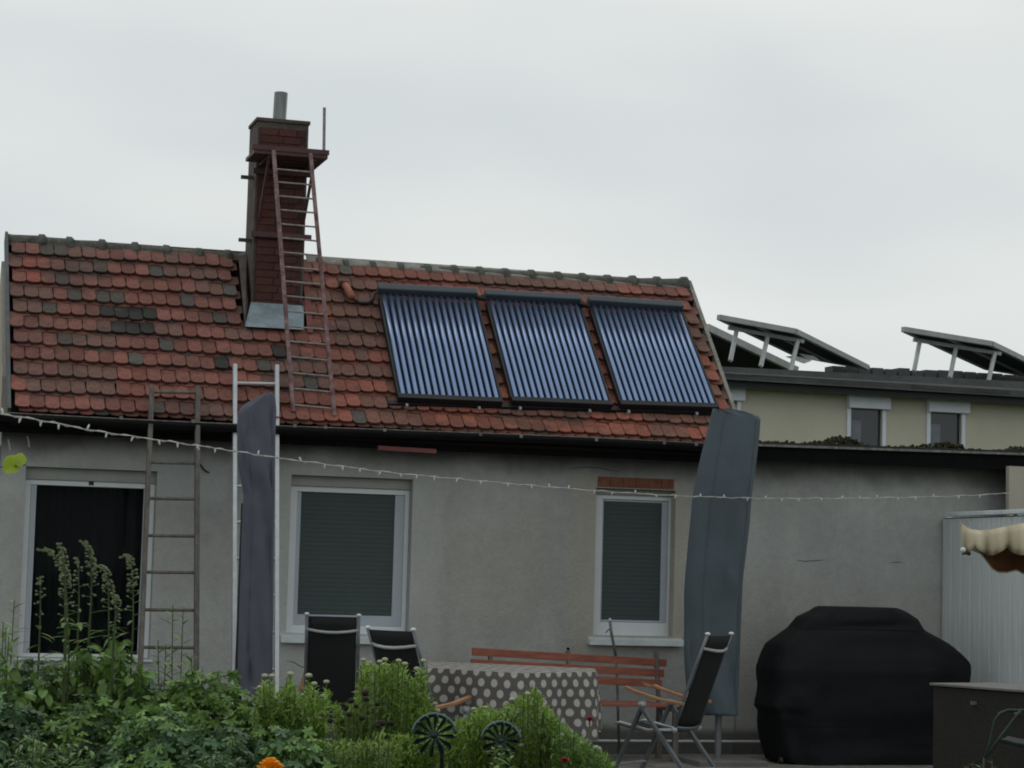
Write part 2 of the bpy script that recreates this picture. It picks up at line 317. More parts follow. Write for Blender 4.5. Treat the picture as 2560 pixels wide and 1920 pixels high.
def wall_with_holes(x0, x1, z0, z1, holes, yf=0, yb=.3):
    xs = sorted({x0, x1, *[h[i] for h in holes for i in (0,1)]}); zs = sorted({z0, z1, *[h[i] for h in holes for i in (2,3)]}); b = MB(); idx = {}
    def V(x, y, z):
        k = (round(x,5), y, round(z,5))
        if k not in idx: idx[k] = len(b.v); b.v.append(Vector((x,y,z)))
        return idx[k]
    inside = lambda cx, cz: any(h[0] < cx < h[1] and h[2] < cz < h[3] for h in holes)
    for i in range(len(xs)-1):
        for j in range(len(zs)-1):
            a, c, d, e = xs[i], xs[i+1], zs[j], zs[j+1]
            if inside((a+c)/2, (d+e)/2): continue
            b.f.append((V(a,yf,d), V(c,yf,d), V(c,yf,e), V(a,yf,e))); b.f.append((V(a,yb,e), V(c,yb,e), V(c,yb,d), V(a,yb,d)))
    for h in holes:
        X0, X1, Z0, Z1 = h
        for p, q in (((X0,Z0),(X0,Z1)), ((X0,Z1),(X1,Z1)), ((X1,Z1),(X1,Z0)), ((X1,Z0),(X0,Z0))):
            b.f.append((V(p[0],yf,p[1]), V(p[0],yb,p[1]), V(q[0],yb,q[1]), V(q[0],yf,q[1])))
    b.f += [(V(x0,yf,z1), V(x1,yf,z1), V(x1,yb,z1), V(x0,yb,z1)), (V(x0,yf,z0), V(x0,yf,z1), V(x0,yb,z1), V(x0,yb,z0)), (V(x1,yf,z0), V(x1,yb,z0), V(x1,yb,z1), V(x1,yf,z1))]
    return b
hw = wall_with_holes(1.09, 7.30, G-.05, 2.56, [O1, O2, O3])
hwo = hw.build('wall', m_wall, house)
g = MB()
for X in (1.09, 7.12): g.prism([(X,.303,G-.05),(X,2.3,G-.05),(X,2.3,2.55),(X,1.15,3.98),(X,.303,2.92)], (.18,0,0))
g.box((1.27,2.12,G-.05), (7.12,2.297,2.55)); g.build('gable_wall', m_gable, house)
MB().box((1.3,.35,G+.02), (7.1,2.1,G+.06)).build('floor', m_dark, house)
MB().box((1.3,.35,2.40), (7.1,2.1,2.44)).build('ceiling', m_dark, house)
MB().box((1.3,1.2,G+.07), (7.1,1.25,2.39)).build('partition', m_dark, house)
# cracks in the render
for path in ([(716,1652),(735,1656),(755,1668),(775,1664),(797,1660)], [(1990,1400),(2010,1403),(2035,1402),(2060,1400)], [(2222,1408),(2240,1405),(2262,1407)], [(1420,1172),(1465,1168),(1500,1170),(1550,1180)]):
    c = MB(); P = [at(x,y,-.001) for x, y in path]
    c.tube(P, [.001]+[.0026]*(len(P)-2)+[.001], 4); c.build('crack', m_black, hwo)
MB().tube([at(1420,1622,.004),at(1420,1622,-.004)], .014, 8).build('wall_hole', m_black, hwo)
# --- roof deck
rf = MB()
rf.prism([roofp(XL,-.0,-.055), roofp(XL,SLEN,-.055), Vector((XL,2*YR-YE,ZE-.03)), Vector((XL,2*YR-YE,ZE-.07)), Vector((XL,YR,ZR-.16)), Vector((XL,YE,ZE-.115))], (XR-XL,0,0))
roof = rf.build('roof', m_deck, house)
vg = MB(); vg.bar(roofp(XL-.012,-.02,-.01), roofp(XL-.012,SLEN,-.01), .025, .12, side=sn); vg.build('verge', m_verge, roof)
vg = MB(); vg.bar(roofp(XR+.012,-.02,-.015), roofp(XR+.012,SLEN,-.015), .035, .08, side=sn); vg.build('verge', m_mortar, roof)
# --- tiles: 11 courses of crown tiling
NC = 11; GA = .1885; TP = .1185; TILT = .19
def tile_verts(wd, ln, th, sag=.028):
    xs = [-wd/2, -wd*.42, -wd*.30, 0, wd*.30, wd*.42, wd/2]; zs = [sag, sag*.45, sag*.14, 0, sag*.14, sag*.45, sag]
    n = len(xs); top = [(x, z, th) for x, z in zip(xs, zs)]+[(wd/2, ln, th), (-wd/2, ln, th)]
    v = top+[(x, y, 0) for x, y, _ in top]; k = len(top)
    return v, [tuple(range(k)), tuple(range(k, 2*k))[::-1]]+[(i, i+k, (i+1)%k+k, (i+1)%k) for i in range(k)]
tile_me = []
for q in range(5):
    wdt = TP-.005-q*.0006; v, f = tile_verts(wdt, GA+.03, .011+.001*q, .024+.003*q)
    tile_me.append(MB().add(v, f).mesh('tile', m_tile))
v, f = tile_verts(TP-.006, .20, .012, .026); tile_top = MB().add(v, f).mesh('tile', m_tile)
RB = Matrix((Vector((1,0,0)), su, sn)).transposed()      # columns: x, up slope, normal
def tile_col(X, k, r):
    rr = r.random(); right = min(1, max(0, (X-3.3)/1.0)); low = 1-k/NC
    a = Vector((.185,.080,.066)); b_ = Vector((.27,.095,.064))
    base = a.lerp(b_, min(1, .15+.55*right*(.5+low)+.3*low*r.random())); base *= r.uniform(.8,1.25)*1.28
    n = mnoise.noise(Vector((X*1.3, k*.45, 3)))
    if n > .12: base = base.lerp(Vector((.16,.11,.09)), .6)
    if X < 3.6 and rr < .05 or rr < .012: base = Vector((.125,.112,.10))*r.uniform(.75,1.15)
    if X < 3 and .12 < rr < .15: base = Vector((.24,.08,.062))
    return tuple(base)
chim_px = None
Yc = on_roof(692, 760).y; SFL = (on_roof(690,820,.05).y+.3)/su.y
dark_marks = [(10,1.40),(10,1.52),(9,1.9),(8,1.62),(7,1.72),(7,1.85),(7,1.97),(7,3.07),(4,1.60),(6,1.45)]
black_set = {(6,1.95),(6,2.07),(6,2.19),(6,2.31),(5,2.07),(5,2.19),(5,2.31),(3,2.87),(4,3.3)}
red_set = {(9,1.29),(9,1.36),(8,1.29),(8,1.36)}
xclA, xclB = at(600,700,.6).x, at(778,700,.6).x
cells = []
for k in range(NC):
    r = random.Random(k*31+5); nn = int((XR-XL)/TP)+1; ph = (.0 if k % 2 else .025)+r.uniform(0,.012)-.004
    for i in range(nn+1):
        X = XL+TP*(i+.5)+ph
        if X > XR-TP/2+.03 or X < XL+TP/2-.004: continue
        s0 = k*GA
        if s0 > SFL-.045 and xclA-.01 < X < xclB: continue
        col = tile_col(X, k, r)
        for kk, xx in dark_marks:
            if k == kk and abs(X-(xx-.0)) < .06: col = (.115,.095,.082)
        for kk, xx in black_set:
            if k == kk and abs(X-xx) < .06 : col = (.045,.042,.038)
        for kk, xx in red_set:
            if k == kk and abs(X-xx) < .065: col = (.33,.11,.08)
        if k == 9 and XL < X < XL+.28 and X > XL+.1: col = (.34,.105,.078)
        if k == 8 and XL < X < XL+.28 and X > XL+.1: col = (.34,.105,.078)
        cells.append((X, k, s0+r.gauss(0,.005), col, r.randrange(5), r.gauss(0,.012), r.uniform(-.003,.006)))
# tiles hidden below the collectors show least
hid = lambda X, k: X > 4.32 and 1.9 <= k <= 8
vis = sorted(cells, key=lambda c: (hid(c[0], c[1]), c[0]))
indiv, rest = vis[:300], vis[300:]
for X, k, s, col, q, rz, dz in indiv:
    mw = Matrix.Translation(roofp(X, s, .041+dz)) @ (RB.to_4x4() @ Matrix.Rotation(rz, 4, 'Z') @ Matrix.Rotation(-TILT, 4, 'X'))
    inst('tile', tile_me[q] if k < NC-1 else tile_top, roof, mw, color=col)
me_b = MB(); cols = []
for X, k, s, col, q, rz, dz in rest:
    v, f = tile_verts(TP-.005-q*.0006, GA+.03 if k < NC-1 else .20, .012, .026)
    mw = Matrix.Translation(roofp(X, s, .041+dz)) @ (RB.to_4x4() @ Matrix.Rotation(rz, 4, 'Z') @ Matrix.Rotation(-TILT, 4, 'X'))
    me_b.add([mw @ Vector(p) for p in v], f); cols += [col]*len(v)
o = me_b.build('tiling', m_tile2, roof, kind='stuff')
ca = o.data.color_attributes.new('Col', 'FLOAT_COLOR', 'POINT')
for i, c in enumerate(cols): ca.data[i].color = (*c, 1)
# under layer, staggered by half a tile, peeping out below each course
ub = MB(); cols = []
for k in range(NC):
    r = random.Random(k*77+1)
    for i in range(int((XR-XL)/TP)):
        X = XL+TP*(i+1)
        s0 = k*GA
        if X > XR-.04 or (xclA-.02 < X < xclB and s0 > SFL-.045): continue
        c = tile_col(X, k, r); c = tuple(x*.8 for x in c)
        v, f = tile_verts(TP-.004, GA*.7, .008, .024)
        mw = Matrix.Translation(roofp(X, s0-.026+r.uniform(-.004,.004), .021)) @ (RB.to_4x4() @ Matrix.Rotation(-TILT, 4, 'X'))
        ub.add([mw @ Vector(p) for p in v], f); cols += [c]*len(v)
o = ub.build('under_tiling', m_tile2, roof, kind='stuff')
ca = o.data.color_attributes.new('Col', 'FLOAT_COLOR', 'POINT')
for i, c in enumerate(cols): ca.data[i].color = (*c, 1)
# --- ridge tiles
def ridge_run(pix, m, first):
    P = [at(x, y+7, YR) for x, y in pix]
    for i in range(len(P)-1):
        a, b = P[i], P[i+1]; d = (b-a); ln = d.length; t = MB(); n = 9
        a2 = a-Vector((0,0,.02)); tilt = Vector((0,0,.006)); prof = [(0,.074),(.04,.072),(ln-.05,.078),(ln-.045,.094),(ln+.0,.096),(ln+.015,.08)]
        for s, r_ in prof:
            for j in range(n):
                th = math.pi*(j/(n-1)); th = -.35+th*(1+.7/math.pi)
                t.v.append(a2+d.normalized()*s+Vector((0, -math.cos(th)*r_*1.15, math.sin(th)*r_-.02+rnd.uniform(-.002,.002))))
        for k in range(len(prof)-1):
            for j in range(n-1): q = k*n+j; t.f.append((q, q+n, q+n+1, q+1))
        o = t.build('ridge_tile', m, roof, smooth=True)
        so_ = o.modifiers.new('s', 'SOLIDIFY'); so_.thickness = .012; so_.offset = -1
ridge_run([(20,587),(110,594),(179,601),(260,607),(342,614),(421,621),(502,628),(574,633),(618,637)], m_ridge, 0)
ridge_run([(752,649),(800,651),(866,656),(934,661),(1003,664),(1071,667),(1138,670),(1202,674),(1266,678),(1331,682),(1397,686),(1459,690),(1521,694),(1584,696),(1645,698),(1713,699)], m_ridge, 0)
mo = MB(); nm = 90; XM = 3.72
for side in (-1,):
    for i in range(nm+1):
        X = XM+(XR-XM)*i/nm; wv = mnoise.noise(Vector((X*6,1,0)))*.014
        mo.v += [Vector((X, YR, ZR+.01)), Vector((X, YR-.075, ZR-.045)), roofp(X, SLEN-.115+wv, .026), roofp(X, SLEN-.12+wv, -.0)]
for i in range(nm):
    for j in range(3): a = i*4+j; mo.f.append((a, a+4, a+5, a+1))
mo.build('ridge_mortar', m_mortar, roof, smooth=True)
MB().prism([Vector((XL,YR-.10,ZR-.09)),Vector((XL,YR-.01,ZR+.005)),Vector((XL,YR+.1,ZR-.09))], (2.1,0,0)).build('ridge_mortar', m_under, roof)
# --- eaves: gutter, fascia, brackets
gu = MB(); n = 8; gx = [.75+(7.42-.75)*i/30 for i in range(31)]
for X in gx:
    zz = 2.600-.012*math.sin((X-.7)*.9)+mnoise.noise(Vector((X*3,0,0)))*.003
    for j in range(n): a = math.pi*j/(n-1); gu.v.append(Vector((X, YE-.085-math.cos(a)*.055, zz-math.sin(a)*.06-.02)))
for i in range(30):
    for j in range(n-1): a = i*n+j; gu.f.append((a, a+n, a+n+1, a+1))
go = gu.build('gutter', m_gutter, house, smooth=True); so_ = go.modifiers.new('s', 'SOLIDIFY'); so_.thickness = .004
MB().tube([Vector((X, YE-.142, 2.583-.012*math.sin((X-.7)*.9))) for X in gx], .0045, 6).build('gutter_rim', m_lip, go)
for px in (735,812,960,1200,1302,1490,1660,1740,300,480):
    X = at(px, 1100, -.44).x; MB().box((X-.012, YE-.152, 2.566), (X+.014, YE-.132, 2.592)).build('gutter_bracket', m_lip, go)
MB().box((.8,-.285,2.435), (7.36,-.262,2.575)).build('fascia', m_black, house)
MB().box((.8,-.26,2.45), (7.36,-.003,2.475)).build('soffit', m_black, house)
# dark red strip below the eaves, brick lintel over the small window
a, b = at(941,1115,-.27), at(1086,1124,-.27)
lb = MB().prism([(a.x,-.34,a.z),(b.x,-.34,b.z),(b.x,-.34,b.z-.035),(a.x,-.34,a.z-.035)], (0,.04,0)); lb.build('red_strip', m_redboard, house, label='dark red strip of wood fixed under the eaves')
a, b = at(1494,1191,0), at(1684,1217,0)
for i in range(6):
    x0 = a.x+(b.x-a.x)*i/6; MB().box((x0+.002,-.012,O3[3]+.012), (x0+(b.x-a.x)/6-.002,.05,a.z)).build('lintel_brick', m_brlint, hwo)
# --- windows
def ring(o_, i_, y0, y1):     # rectangular frame between outer and inner rect (x0,x1,z0,z1)
    b = MB(); X0, X1, Z0, Z1 = o_; x0, x1, z0, z1 = i_
    b.box((X0,y0,Z0),(x0,y1,Z1)); b.box((x1,y0,Z0),(X1,y1,Z1)); b.box((x0,y0,Z0),(x1,y1,z0)); b.box((x0,y0,z1),(x1,y1,Z1)); return b
def window(O, pane_px, boxh, fr_o, sill_px, low, name='window'):
    wroot_o = rect(fr_o, .10); P = rect(pane_px, .12); yb = .10
    oo = (O[0]+.003, O[1]-.003, O[2]+.003, O[3]-boxh-.003)
    f = ring(oo, (wroot_o[0]+.035, wroot_o[1]-.035, wroot_o[2]+.04, wroot_o[3]-.03), yb, .16).build('window', m_white, house)
    i0 = (wroot_o[0]+.037, wroot_o[1]-.037, wroot_o[2]+.042, wroot_o[3]-.032)
    ring(i0, P, yb+.015, .15).build('sash', m_bluefr, f, bev=.004)
    if boxh: MB().box((oo[0],.075,oo[3]+.003), (oo[1],.20,O[3]-.003)).build('shutter_box', m_box, f)
    sh = MB(); nn = int((P[3]-P[2])/.037); dz = (P[3]-P[2])/nn
    for i in range(nn):
        z = P[2]+dz*i; sh.add([(P[0],.128,z+.0015),(P[1],.128,z+.0015),(P[1],.1271,z+dz*.5),(P[0],.1271,z+dz*.5),(P[1],.128,z+dz),(P[0],.128,z+dz),(P[0],.130,z),(P[1],.130,z)], [(0,1,2,3),(3,2,4,5),(6,7,1,0)])
    sh.build('roller_shutter', m_slat, f)
    if sill_px:
        a = at(*sill_px[0], -.06); b = at(*sill_px[1], -.06)
        s = MB(); zt = (a.z+b.z)/2
        s.prism([(a.x,-.07,zt),(a.x,-.07,zt-.055),(a.x,.098,zt-.035),(a.x,.098,zt+.03)], (b.x-a.x,0,0)); s.build('sill', m_sill, f, bev=.004)
    return f
window(O2, [(753,1231),(988,1237),(979,1539),(743,1537)], .085, [(739,1223),(1023,1225),(1014,1574),(715,1579)], [(703,1588),(1024,1598)], 0)
window(O3, [(1507,1254),(1653,1257),(1651,1552),(1505,1549)], 0.05, [(1497,1240),(1678,1242),(1680,1568),(1490,1568)], [(1474,1597),(1710,1600)], 0)
# --- left tall window: dark interior behind glass
f = ring((O1[0]+.003,O1[1]-.003,O1[2]+.003,O1[3]-.10), (O1[0]+.05,O1[1]-.05,O1[2]+.03,O1[3]-.14), .09, .15).build('window', m_white, house)
P = rect([(92,1207),(362,1214),(340,1640),(72,1640)], .13)
ring((O1[0]+.052,O1[1]-.052,O1[2]+.032,O1[3]-.142), P, .10, .14).build('sash', m_bluefr, f, bev=.004)
MB().box((O1[0]+.003,.07,O1[3]-.097), (O1[1]-.003,.2,O1[3]-.003)).build('shutter_box', m_box, f)
MB().box((O1[0]-.02,-.03,O1[2]-.02), (O1[1]+.02,.088,O1[2]-.001)).build('sill', m_sill, f)
MB().box((P[0]+.002,.122,P[2]+.002), (P[1]-.002,.126,P[3]-.002)).build('pane', m_glass, f)
cx = (P[0]+P[1])/2; MB().box((cx-.02,.085,P[3]-.01), (cx+.02,.12,P[3]+.03)).build('catch', m_blackm, f)
cu = MB(); nn = 60
for i in range(nn+1):
    x = P[0]-.05+(P[1]-P[0]+.1)*i/nn; y = .24+.02*math.sin(i*.9)+.012*math.sin(i*2.3); cu.v += [Vector((x,y,P[2]-.05)), Vector((x,y,P[3]+.05))]
for i in range(nn): cu.f.append((2*i,2*i+2,2*i+3,2*i+1))
cu.build('curtain', m_curt, f, smooth=True)
# --- chimney
cy0 = Yc; a = at(643,305,cy0); b = at(771,309,cy0); a2 = at(629,757,cy0); b2 = at(757,762,cy0)
cx0 = (a.x+a2.x)/2; cx1 = (b.x+b2.x)/2; ctop = (a.z+b.z)/2; cdep = .40
ch = MB().box((cx0,cy0,2.95), (cx1,cy0+cdep,ctop-.001)).build('chimney', m_chim, house)
sh_z = ctop-.055; bw = (cx1-cx0-.05)/2.5; bh = .0655; row = 0; z = sh_z-bh
brk = MB().box((-bw/2+.004,-.008,.004), (bw/2-.004,.002,bh-.004)).mesh('brick', m_brickred); hbk = MB().box((-bw/4+.004,-.008,.004), (bw/4-.004,.002,bh-.004)).mesh('brick', m_brickred)
MB().box((cx0+.022,cy0-.004,3.2), (cx1-.022,cy0-.001,sh_z)).build('mortar_joints', m_joint, ch)
while z > a2.z-.12:
    x = cx0+.025; seq = [(hbk,.25),(brk,.75),(brk,1.75)] if row % 2 else [(brk,.5),(brk,1.5),(hbk,2.25)]
    for me_, c in seq: inst('brick', me_, ch, Matrix.Translation((x+bw*c, cy0-.003+rnd.uniform(-.003,.001), z)))
    z -= bh; row += 1
MB().box((cx0-.012,cy0-.014,ctop+.001), (cx1+.012,cy0+cdep+.012,ctop+.03)).build('cap', m_chim, ch)
fa, fb = at(703,232,cy0+.18), at(699,296,cy0+.18)
fl = MB().tube([(fb.x-.002,cy0+.18,ctop+.031),(fa.x,cy0+.18,fa.z)], .060, 8); fl.build('flue_pipe', m_steel, ch)
for y_, x0_, x1_ in ((436,609,640),(594,603,770)):
    p, q = at(x0_, y_, cy0-.03), at(x1_, y_-8, cy0-.03)
    MB().bar((p.x,cy0+.1,p.z),(cx0+.01,cy0+.1,p.z),.03,.03).build('clamp', m_chim, ch)
    MB().bar((cx0-.03,cy0-.035,p.z+.04),(cx1+.05,cy0-.035,p.z+.04),.03,.045).build('clamp', m_redpaint, ch)
# flashing of zinc round the foot
fl = MB(); q = [on_roof(612,816,.072), on_roof(759,824,.072), Vector((cx1+.01, cy0-.022, at(757,764,cy0-.02).z)), Vector((cx0-.004, cy0-.022, at(629,755,cy0-.02).z))]
fl.prism(q, (0,.012,0)); 
fo = fl.build('flashing', m_zinc, ch)
s0 = on_roof(612,816,.072); s1 = Vector((cx0-.075, cy0+.36, 0)); s1.z = ZE+(s1.y-YE)*su.z/su.y+.11
MB().prism([s0, Vector((cx0-.004,cy0-.024,s0.z+.02)), Vector((cx0-.004,cy0+.30,s1.z-.06+.0)), Vector((cx0-.075,cy0+.30,s1.z-.06-.02))], sn*.01).build('flashing', m_chim, ch)
MB().bar(on_roof(762,668,.035), on_roof(776,832,.035), .05, .012, side=sn).build('flashing', m_redboard, ch, label='red painted strip beside the chimney foot')
# vent pipe and hose by the left collector
p = on_roof(860,716,.06); q = on_roof(880,742,.10)
vt = thing('vent_pipe', on_roof(872,738,0), 'short clay coloured vent stub with black hose left of the solar collectors', 'vent pipe')
MB().tube([p+Vector((0,0,.03)), q], [.03,.034], 10).build('stub', m_copper, vt, smooth=True); MB().tube([p+Vector((0,0,.02)), p+Vector((0,0,.045))], [.04,.04], 10).build('collar', m_redpaint, vt)
MB().tube([on_roof(x, y, .06) for x, y in ((876,735),(884,748),(900,757),(920,757),(932,748),(934,735),(945,730))], .014, 8).build('hose', m_blackm, vt, smooth=True)
# ================================================================ solar collectors
def collector(H, T, Bm, label):
    root = thing('solar_collector', on_roof(*Bm[0], .1), label, 'solar collector', 'solar tube collectors on the tiled roof')
    hd = .10; a, b = on_roof(*H[0], hd+.03), on_roof(*H[1], hd+.03)
    MB().bar(a, b, .075, .085, side=sn).build('header', m_head, root, bev=.012)
    tl, tr, bl, br = (on_roof(*p, hd) for p in (T[0], T[1], Bm[0], Bm[1]))
    n = 15; me_ = None
    for i in range(n):
        u = i/(n-1); p, q = tl.lerp(tr, u)+su*.03, bl.lerp(br, u)
        if me_ is None or True:
            ln = (q-p).length; pts = [p, p.lerp(q,.5), q-(q-p).normalized()*.012, q]
            MB().tube(pts, [.0195,.0195,.0195,.010], 12).build('tube', m_tube, root, smooth=True)
    dn = -su
    MB().prism([tl-sn*.045+su*.02, tr-sn*.045+su*.02, br-sn*.045, bl-sn*.045], -sn*.006).build('back_sheet', m_navy, root)
    MB().bar(bl+Vector((-.05,0,0))-sn*.0+dn*.03, br+Vector((.04,0,0))+dn*.03, .05, .055, side=sn).build('bottom_rail', m_blackm, root)
    for x0, x1 in ((tl, bl), (tr, br)):
        s = -1 if x0 is tl else 1
        MB().bar(x0+Vector((s*.038,0,0))-sn*.02, x1+Vector((s*.038,0,0))-sn*.02+dn*.03, .02, .05, side=sn).build('side_rail', m_blackm, root)
    for u in (.25,.75):
        p, q = tl.lerp(tr, u)-sn*.045, bl.lerp(br, u)-sn*.045
        MB().bar(p, q+dn*.06, .03, .03, side=sn).build('support_rail', m_blackm, root)
    for u in (.03,.8):
        p = bl.lerp(br, u)+dn*.09; MB().bar(p-sn*.02, p-sn*.085, .02, .03).build('roof_hook', m_alu, root)
    return root
collector([(944,723),(1192,735)], [(960,742),(1183,752)], [(1008,988),(1242,998)], 'leftmost solar tube collector on the red roof nearest the chimney')
collector([(1211,737),(1450,750)], [(1228,756),(1441,766)], [(1291,996),(1516,1005)], 'middle solar tube collector between the other two on the red roof')
collector([(1470,752),(1706,768)], [(1486,770),(1696,781)], [(1562,1005),(1782,1012)], 'rightmost solar tube collector on the red roof near the right gable')
for (x, y) in ((1202,745),(1460,762)):
    c = on_roof(x, y, .12); j = MB().tube([c-Vector((.05,0,-.01)), c+Vector((.05,0,-.01))], .022, 10)
    j.build('pipe_coupling', m_blackm, label='black pipe coupling joining the '+('left and middle' if x < 1300 else 'middle and right')+' collector headers', cat='pipe')
# long rail under all three feet
p, q = on_roof(968,1003,.05), on_roof(1790,1026,.05)
MB().bar(p-su*.03, q-su*.03, .04, .04, side=sn).build('mounting_rail', m_blackm, label='long black mounting rail below the three solar collectors', cat='rail')
# ================================================================ chimney platform and roof ladder
zp = ctop-.37
n0, n1 = at(637,378,cy0-.45), at(819,392,cy0-.45); zp = (n0.z+n1.z)/2
pf = thing('chimney_platform', ((n0.x+n1.x)/2, cy0-.02, zp), 'dark red sweep platform wrapped round the chimney with a tall thin post', 'platform')
xl = cx0-.10; xr = n1.x
for j in range(3):
    y0 = cy0-.46+j*.148; MB().box((xl+.0,y0,zp-.018), (xr,y0+.13,zp+.012)).build('plank', m_redpaint, pf)
MB().box((cx1+.02,cy0-.012,zp-.018), (xr,cy0+.35,zp+.012)).build('plank', m_redpaint, pf)
MB().box((xl-.02,cy0-.47,zp+.014), (xr+.01,cy0-.45,zp+.055)).build('edge_board', m_redpaint, pf)
for x in (cx0+.04, cx1-.02):
    MB().bar((x,cy0-.44,zp-.03),(x,cy0-.0,zp-.03),.03,.022).build('bracket', m_redpaint, pf); MB().bar((x,cy0-.42,zp-.03),(x,cy0-.012,zp-.52),.022,.022).build('brace', m_redpaint, pf)
pp, pq = at(811,269,cy0-.2), at(810,388,cy0-.2); MB().bar((pq.x,cy0-.2,zp+.014),(pp.x,cy0-.2,pp.z),.022,.022,side=(0,1,0)).build('post', m_rung, pf)
def ladder(name, label, tl, tr, bl, br, rung_t, mrail, mrung, rw=.04, rd=.03, rr=.012, cat='ladder', flat=False):
    root = thing(name, (bl+br)/2, label, cat)
    acr = (tr-tl).normalized()
    for a, b in ((bl, tl), (br, tr)):
        MB().bar(a, b, rw, rd, side=acr).build('rail', mrail, root, bev=.004)
    for t in rung_t:
        a, b = bl.lerp(tl, t), br.lerp(tr, t); (MB().bar(a, b, rr*2.2, rr*2, side=(0,0,1)) if flat else MB().tube([a, b], rr, 8)).build('rung', mrung, root)
    return root
ya, yb_ = cy0-.50, None
tl, tr = at(684,376,ya), at(776,384,ya); bl, br = on_roof(733,1030,.045), on_roof(836,1040,.045)
def tval(tl, bl, ys, px):      # fractions along the rail of photo rows
    res = []
    for y in ys:
        best = min(range(0,2001), key=lambda i: abs(projy(bl.lerp(tl, i/2000))-y)); res.append(best/2000)
    return res
def projy(p):
    d = p-CAM; return 960-FPX*d.dot(up)/d.dot(fwd)
def projx(p):
    d = p-CAM; return 1280+FPX*d.dot(rt)/d.dot(fwd)
ys = [180+v*.5546 for v in (437,495,558,620,684,747,812,877,942,1009,1077,1145,1213,1283,1355,1425,1500)]
ladder('roof_ladder', 'faded dark red roof ladder running from the eaves tiles up to the chimney platform', tl, tr, bl, br, tval(tl, bl, ys, 0), m_rust, m_rung, .028, .032, .0075)
# ================================================================ leaning ladders
tl, tr = at(587,913,-.10), at(692,915,-.10); bl, br = at(585,1700,-1.25), at(691,1712,-1.25)
dl = (bl-tl)/(tl.z-bl.z); bl = tl+dl*(tl.z-G); br = tr+((br-tr)/(tr.z-br.z))*(tr.z-G)
ladder('aluminium_ladder', 'silver aluminium ladder leaning on the gutter behind the violet grey parasol cover', tl, tr, bl, br, tval(tl, bl, [958,1046,1132,1215,1305,1396,1487,1580,1673,1765], 0), m_alu, m_alu, .06, .034, .014)
tl, tr = at(380,966,-.30), at(494,968,-.30); bl, br = at(352,1640,-1.0), at(491,1640,-1.0)
bl = tl+((bl-tl)/(tl.z-bl.z))*(tl.z-G); br = tr+((br-tr)/(tr.z-br.z))*(tr.z-G)
ladder('wooden_ladder', 'weathered grey brown wooden ladder leaning on the eaves beside the tall dark window', tl, tr, bl, br, tval(tl, bl, [980,1064,1156,1246,1339,1430,1524,1618,1712], 0), m_oldwood, m_oldwood, .07, .036, .013)
hk = MB().tube([at(x, y, -.02) for x, y in ((500,1160),(508,1172),(518,1180),(523,1181))], [.007,.008,.007,.006], 6)
hk.build('wall_hook', m_blackm, smooth=True, label='small dark iron hook in the wall right of the wooden ladder', cat='hook')
# ================================================================ annex and side walls
an = thing('flat_roof_annex', (7.31, 0, G), 'plain grey rendered annex with black flat roof edge grown with moss', 'annex')
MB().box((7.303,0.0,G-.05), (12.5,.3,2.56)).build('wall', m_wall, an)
MB().box((7.303,.303,G-.05), (12.5,.33,2.50)).build('rear_wall', m_gable, an)
MB().prism([(7.38,-.28,2.60),(12.7,-.28,2.66),(12.7,2.6,2.70),(7.38,2.6,2.64)], (0,0,.035)).build('roof', m_blackm, an)
MB().prism([(7.38,-.272,2.598),(12.7,-.272,2.658),(12.7,-.272,2.50),(7.38,-.272,2.475)], (0,.024,0)).build('fascia', m_black, an)
MB().prism([(7.38,-.30,2.615),(12.7,-.30,2.675),(12.7,-.30,2.655),(7.38,-.30,2.595)], (0,.018,0)).build('roof_trim', m_lip, an)
MB().box((7.38,-.24,2.50), (12.7,-.003,2.52)).build('soffit', m_black, an)
ms = MB()
for i in range(1500):
    X = rnd.uniform(7.5, 10.4); d = max(0, .25+1.5*mnoise.noise(Vector((X*2.1,2,0)))+.5*mnoise.noise(Vector((X*7,5,0))))
    z0 = 2.632+(X-7.38)*.0113
    if rnd.random() > d+.1: continue
    h = min(.9,d)*.09*rnd.random(); ms.ball((X, rnd.uniform(-.26,-.02), z0+h), rnd.uniform(.008,.02), 5, 3)
ms.build('moss', m_moss, an, kind='stuff')
MB().box((-4,0.02,G-.05), (1.085,.28,2.35)).build('garden_wall', m_wall, label='grey rendered garden wall running left from the house corner', cat='wall')
a = at(2523,1165,-.36); MB().box((a.x,-.36,G), (a.x+1.5,-.304,a.z)).build('cream_pillar', m_cream, label='cream rendered pillar under the flat roof behind the white fence', cat='pillar')
# skirting pipe
p, q = at(1500,1852,-.05), at(1905,1855,-.05)
MB().tube([(p.x-3.2,-.05,p.z),(q.x+1.9,-.05,p.z)], .011, 8).build('floor_pipe', m_cap, smooth=True, label='thin white pipe running along the foot of the wall', cat='pipe')
MB().tube([(at(1838,1790,-.04).x,-.04,.25),(at(1838,1790,-.04).x,-.04,G+.02)], .006, 6).build('drain_wire', m_lid, smooth=True, label='thin grey wire down the wall below the right parasol cover', cat='wire')
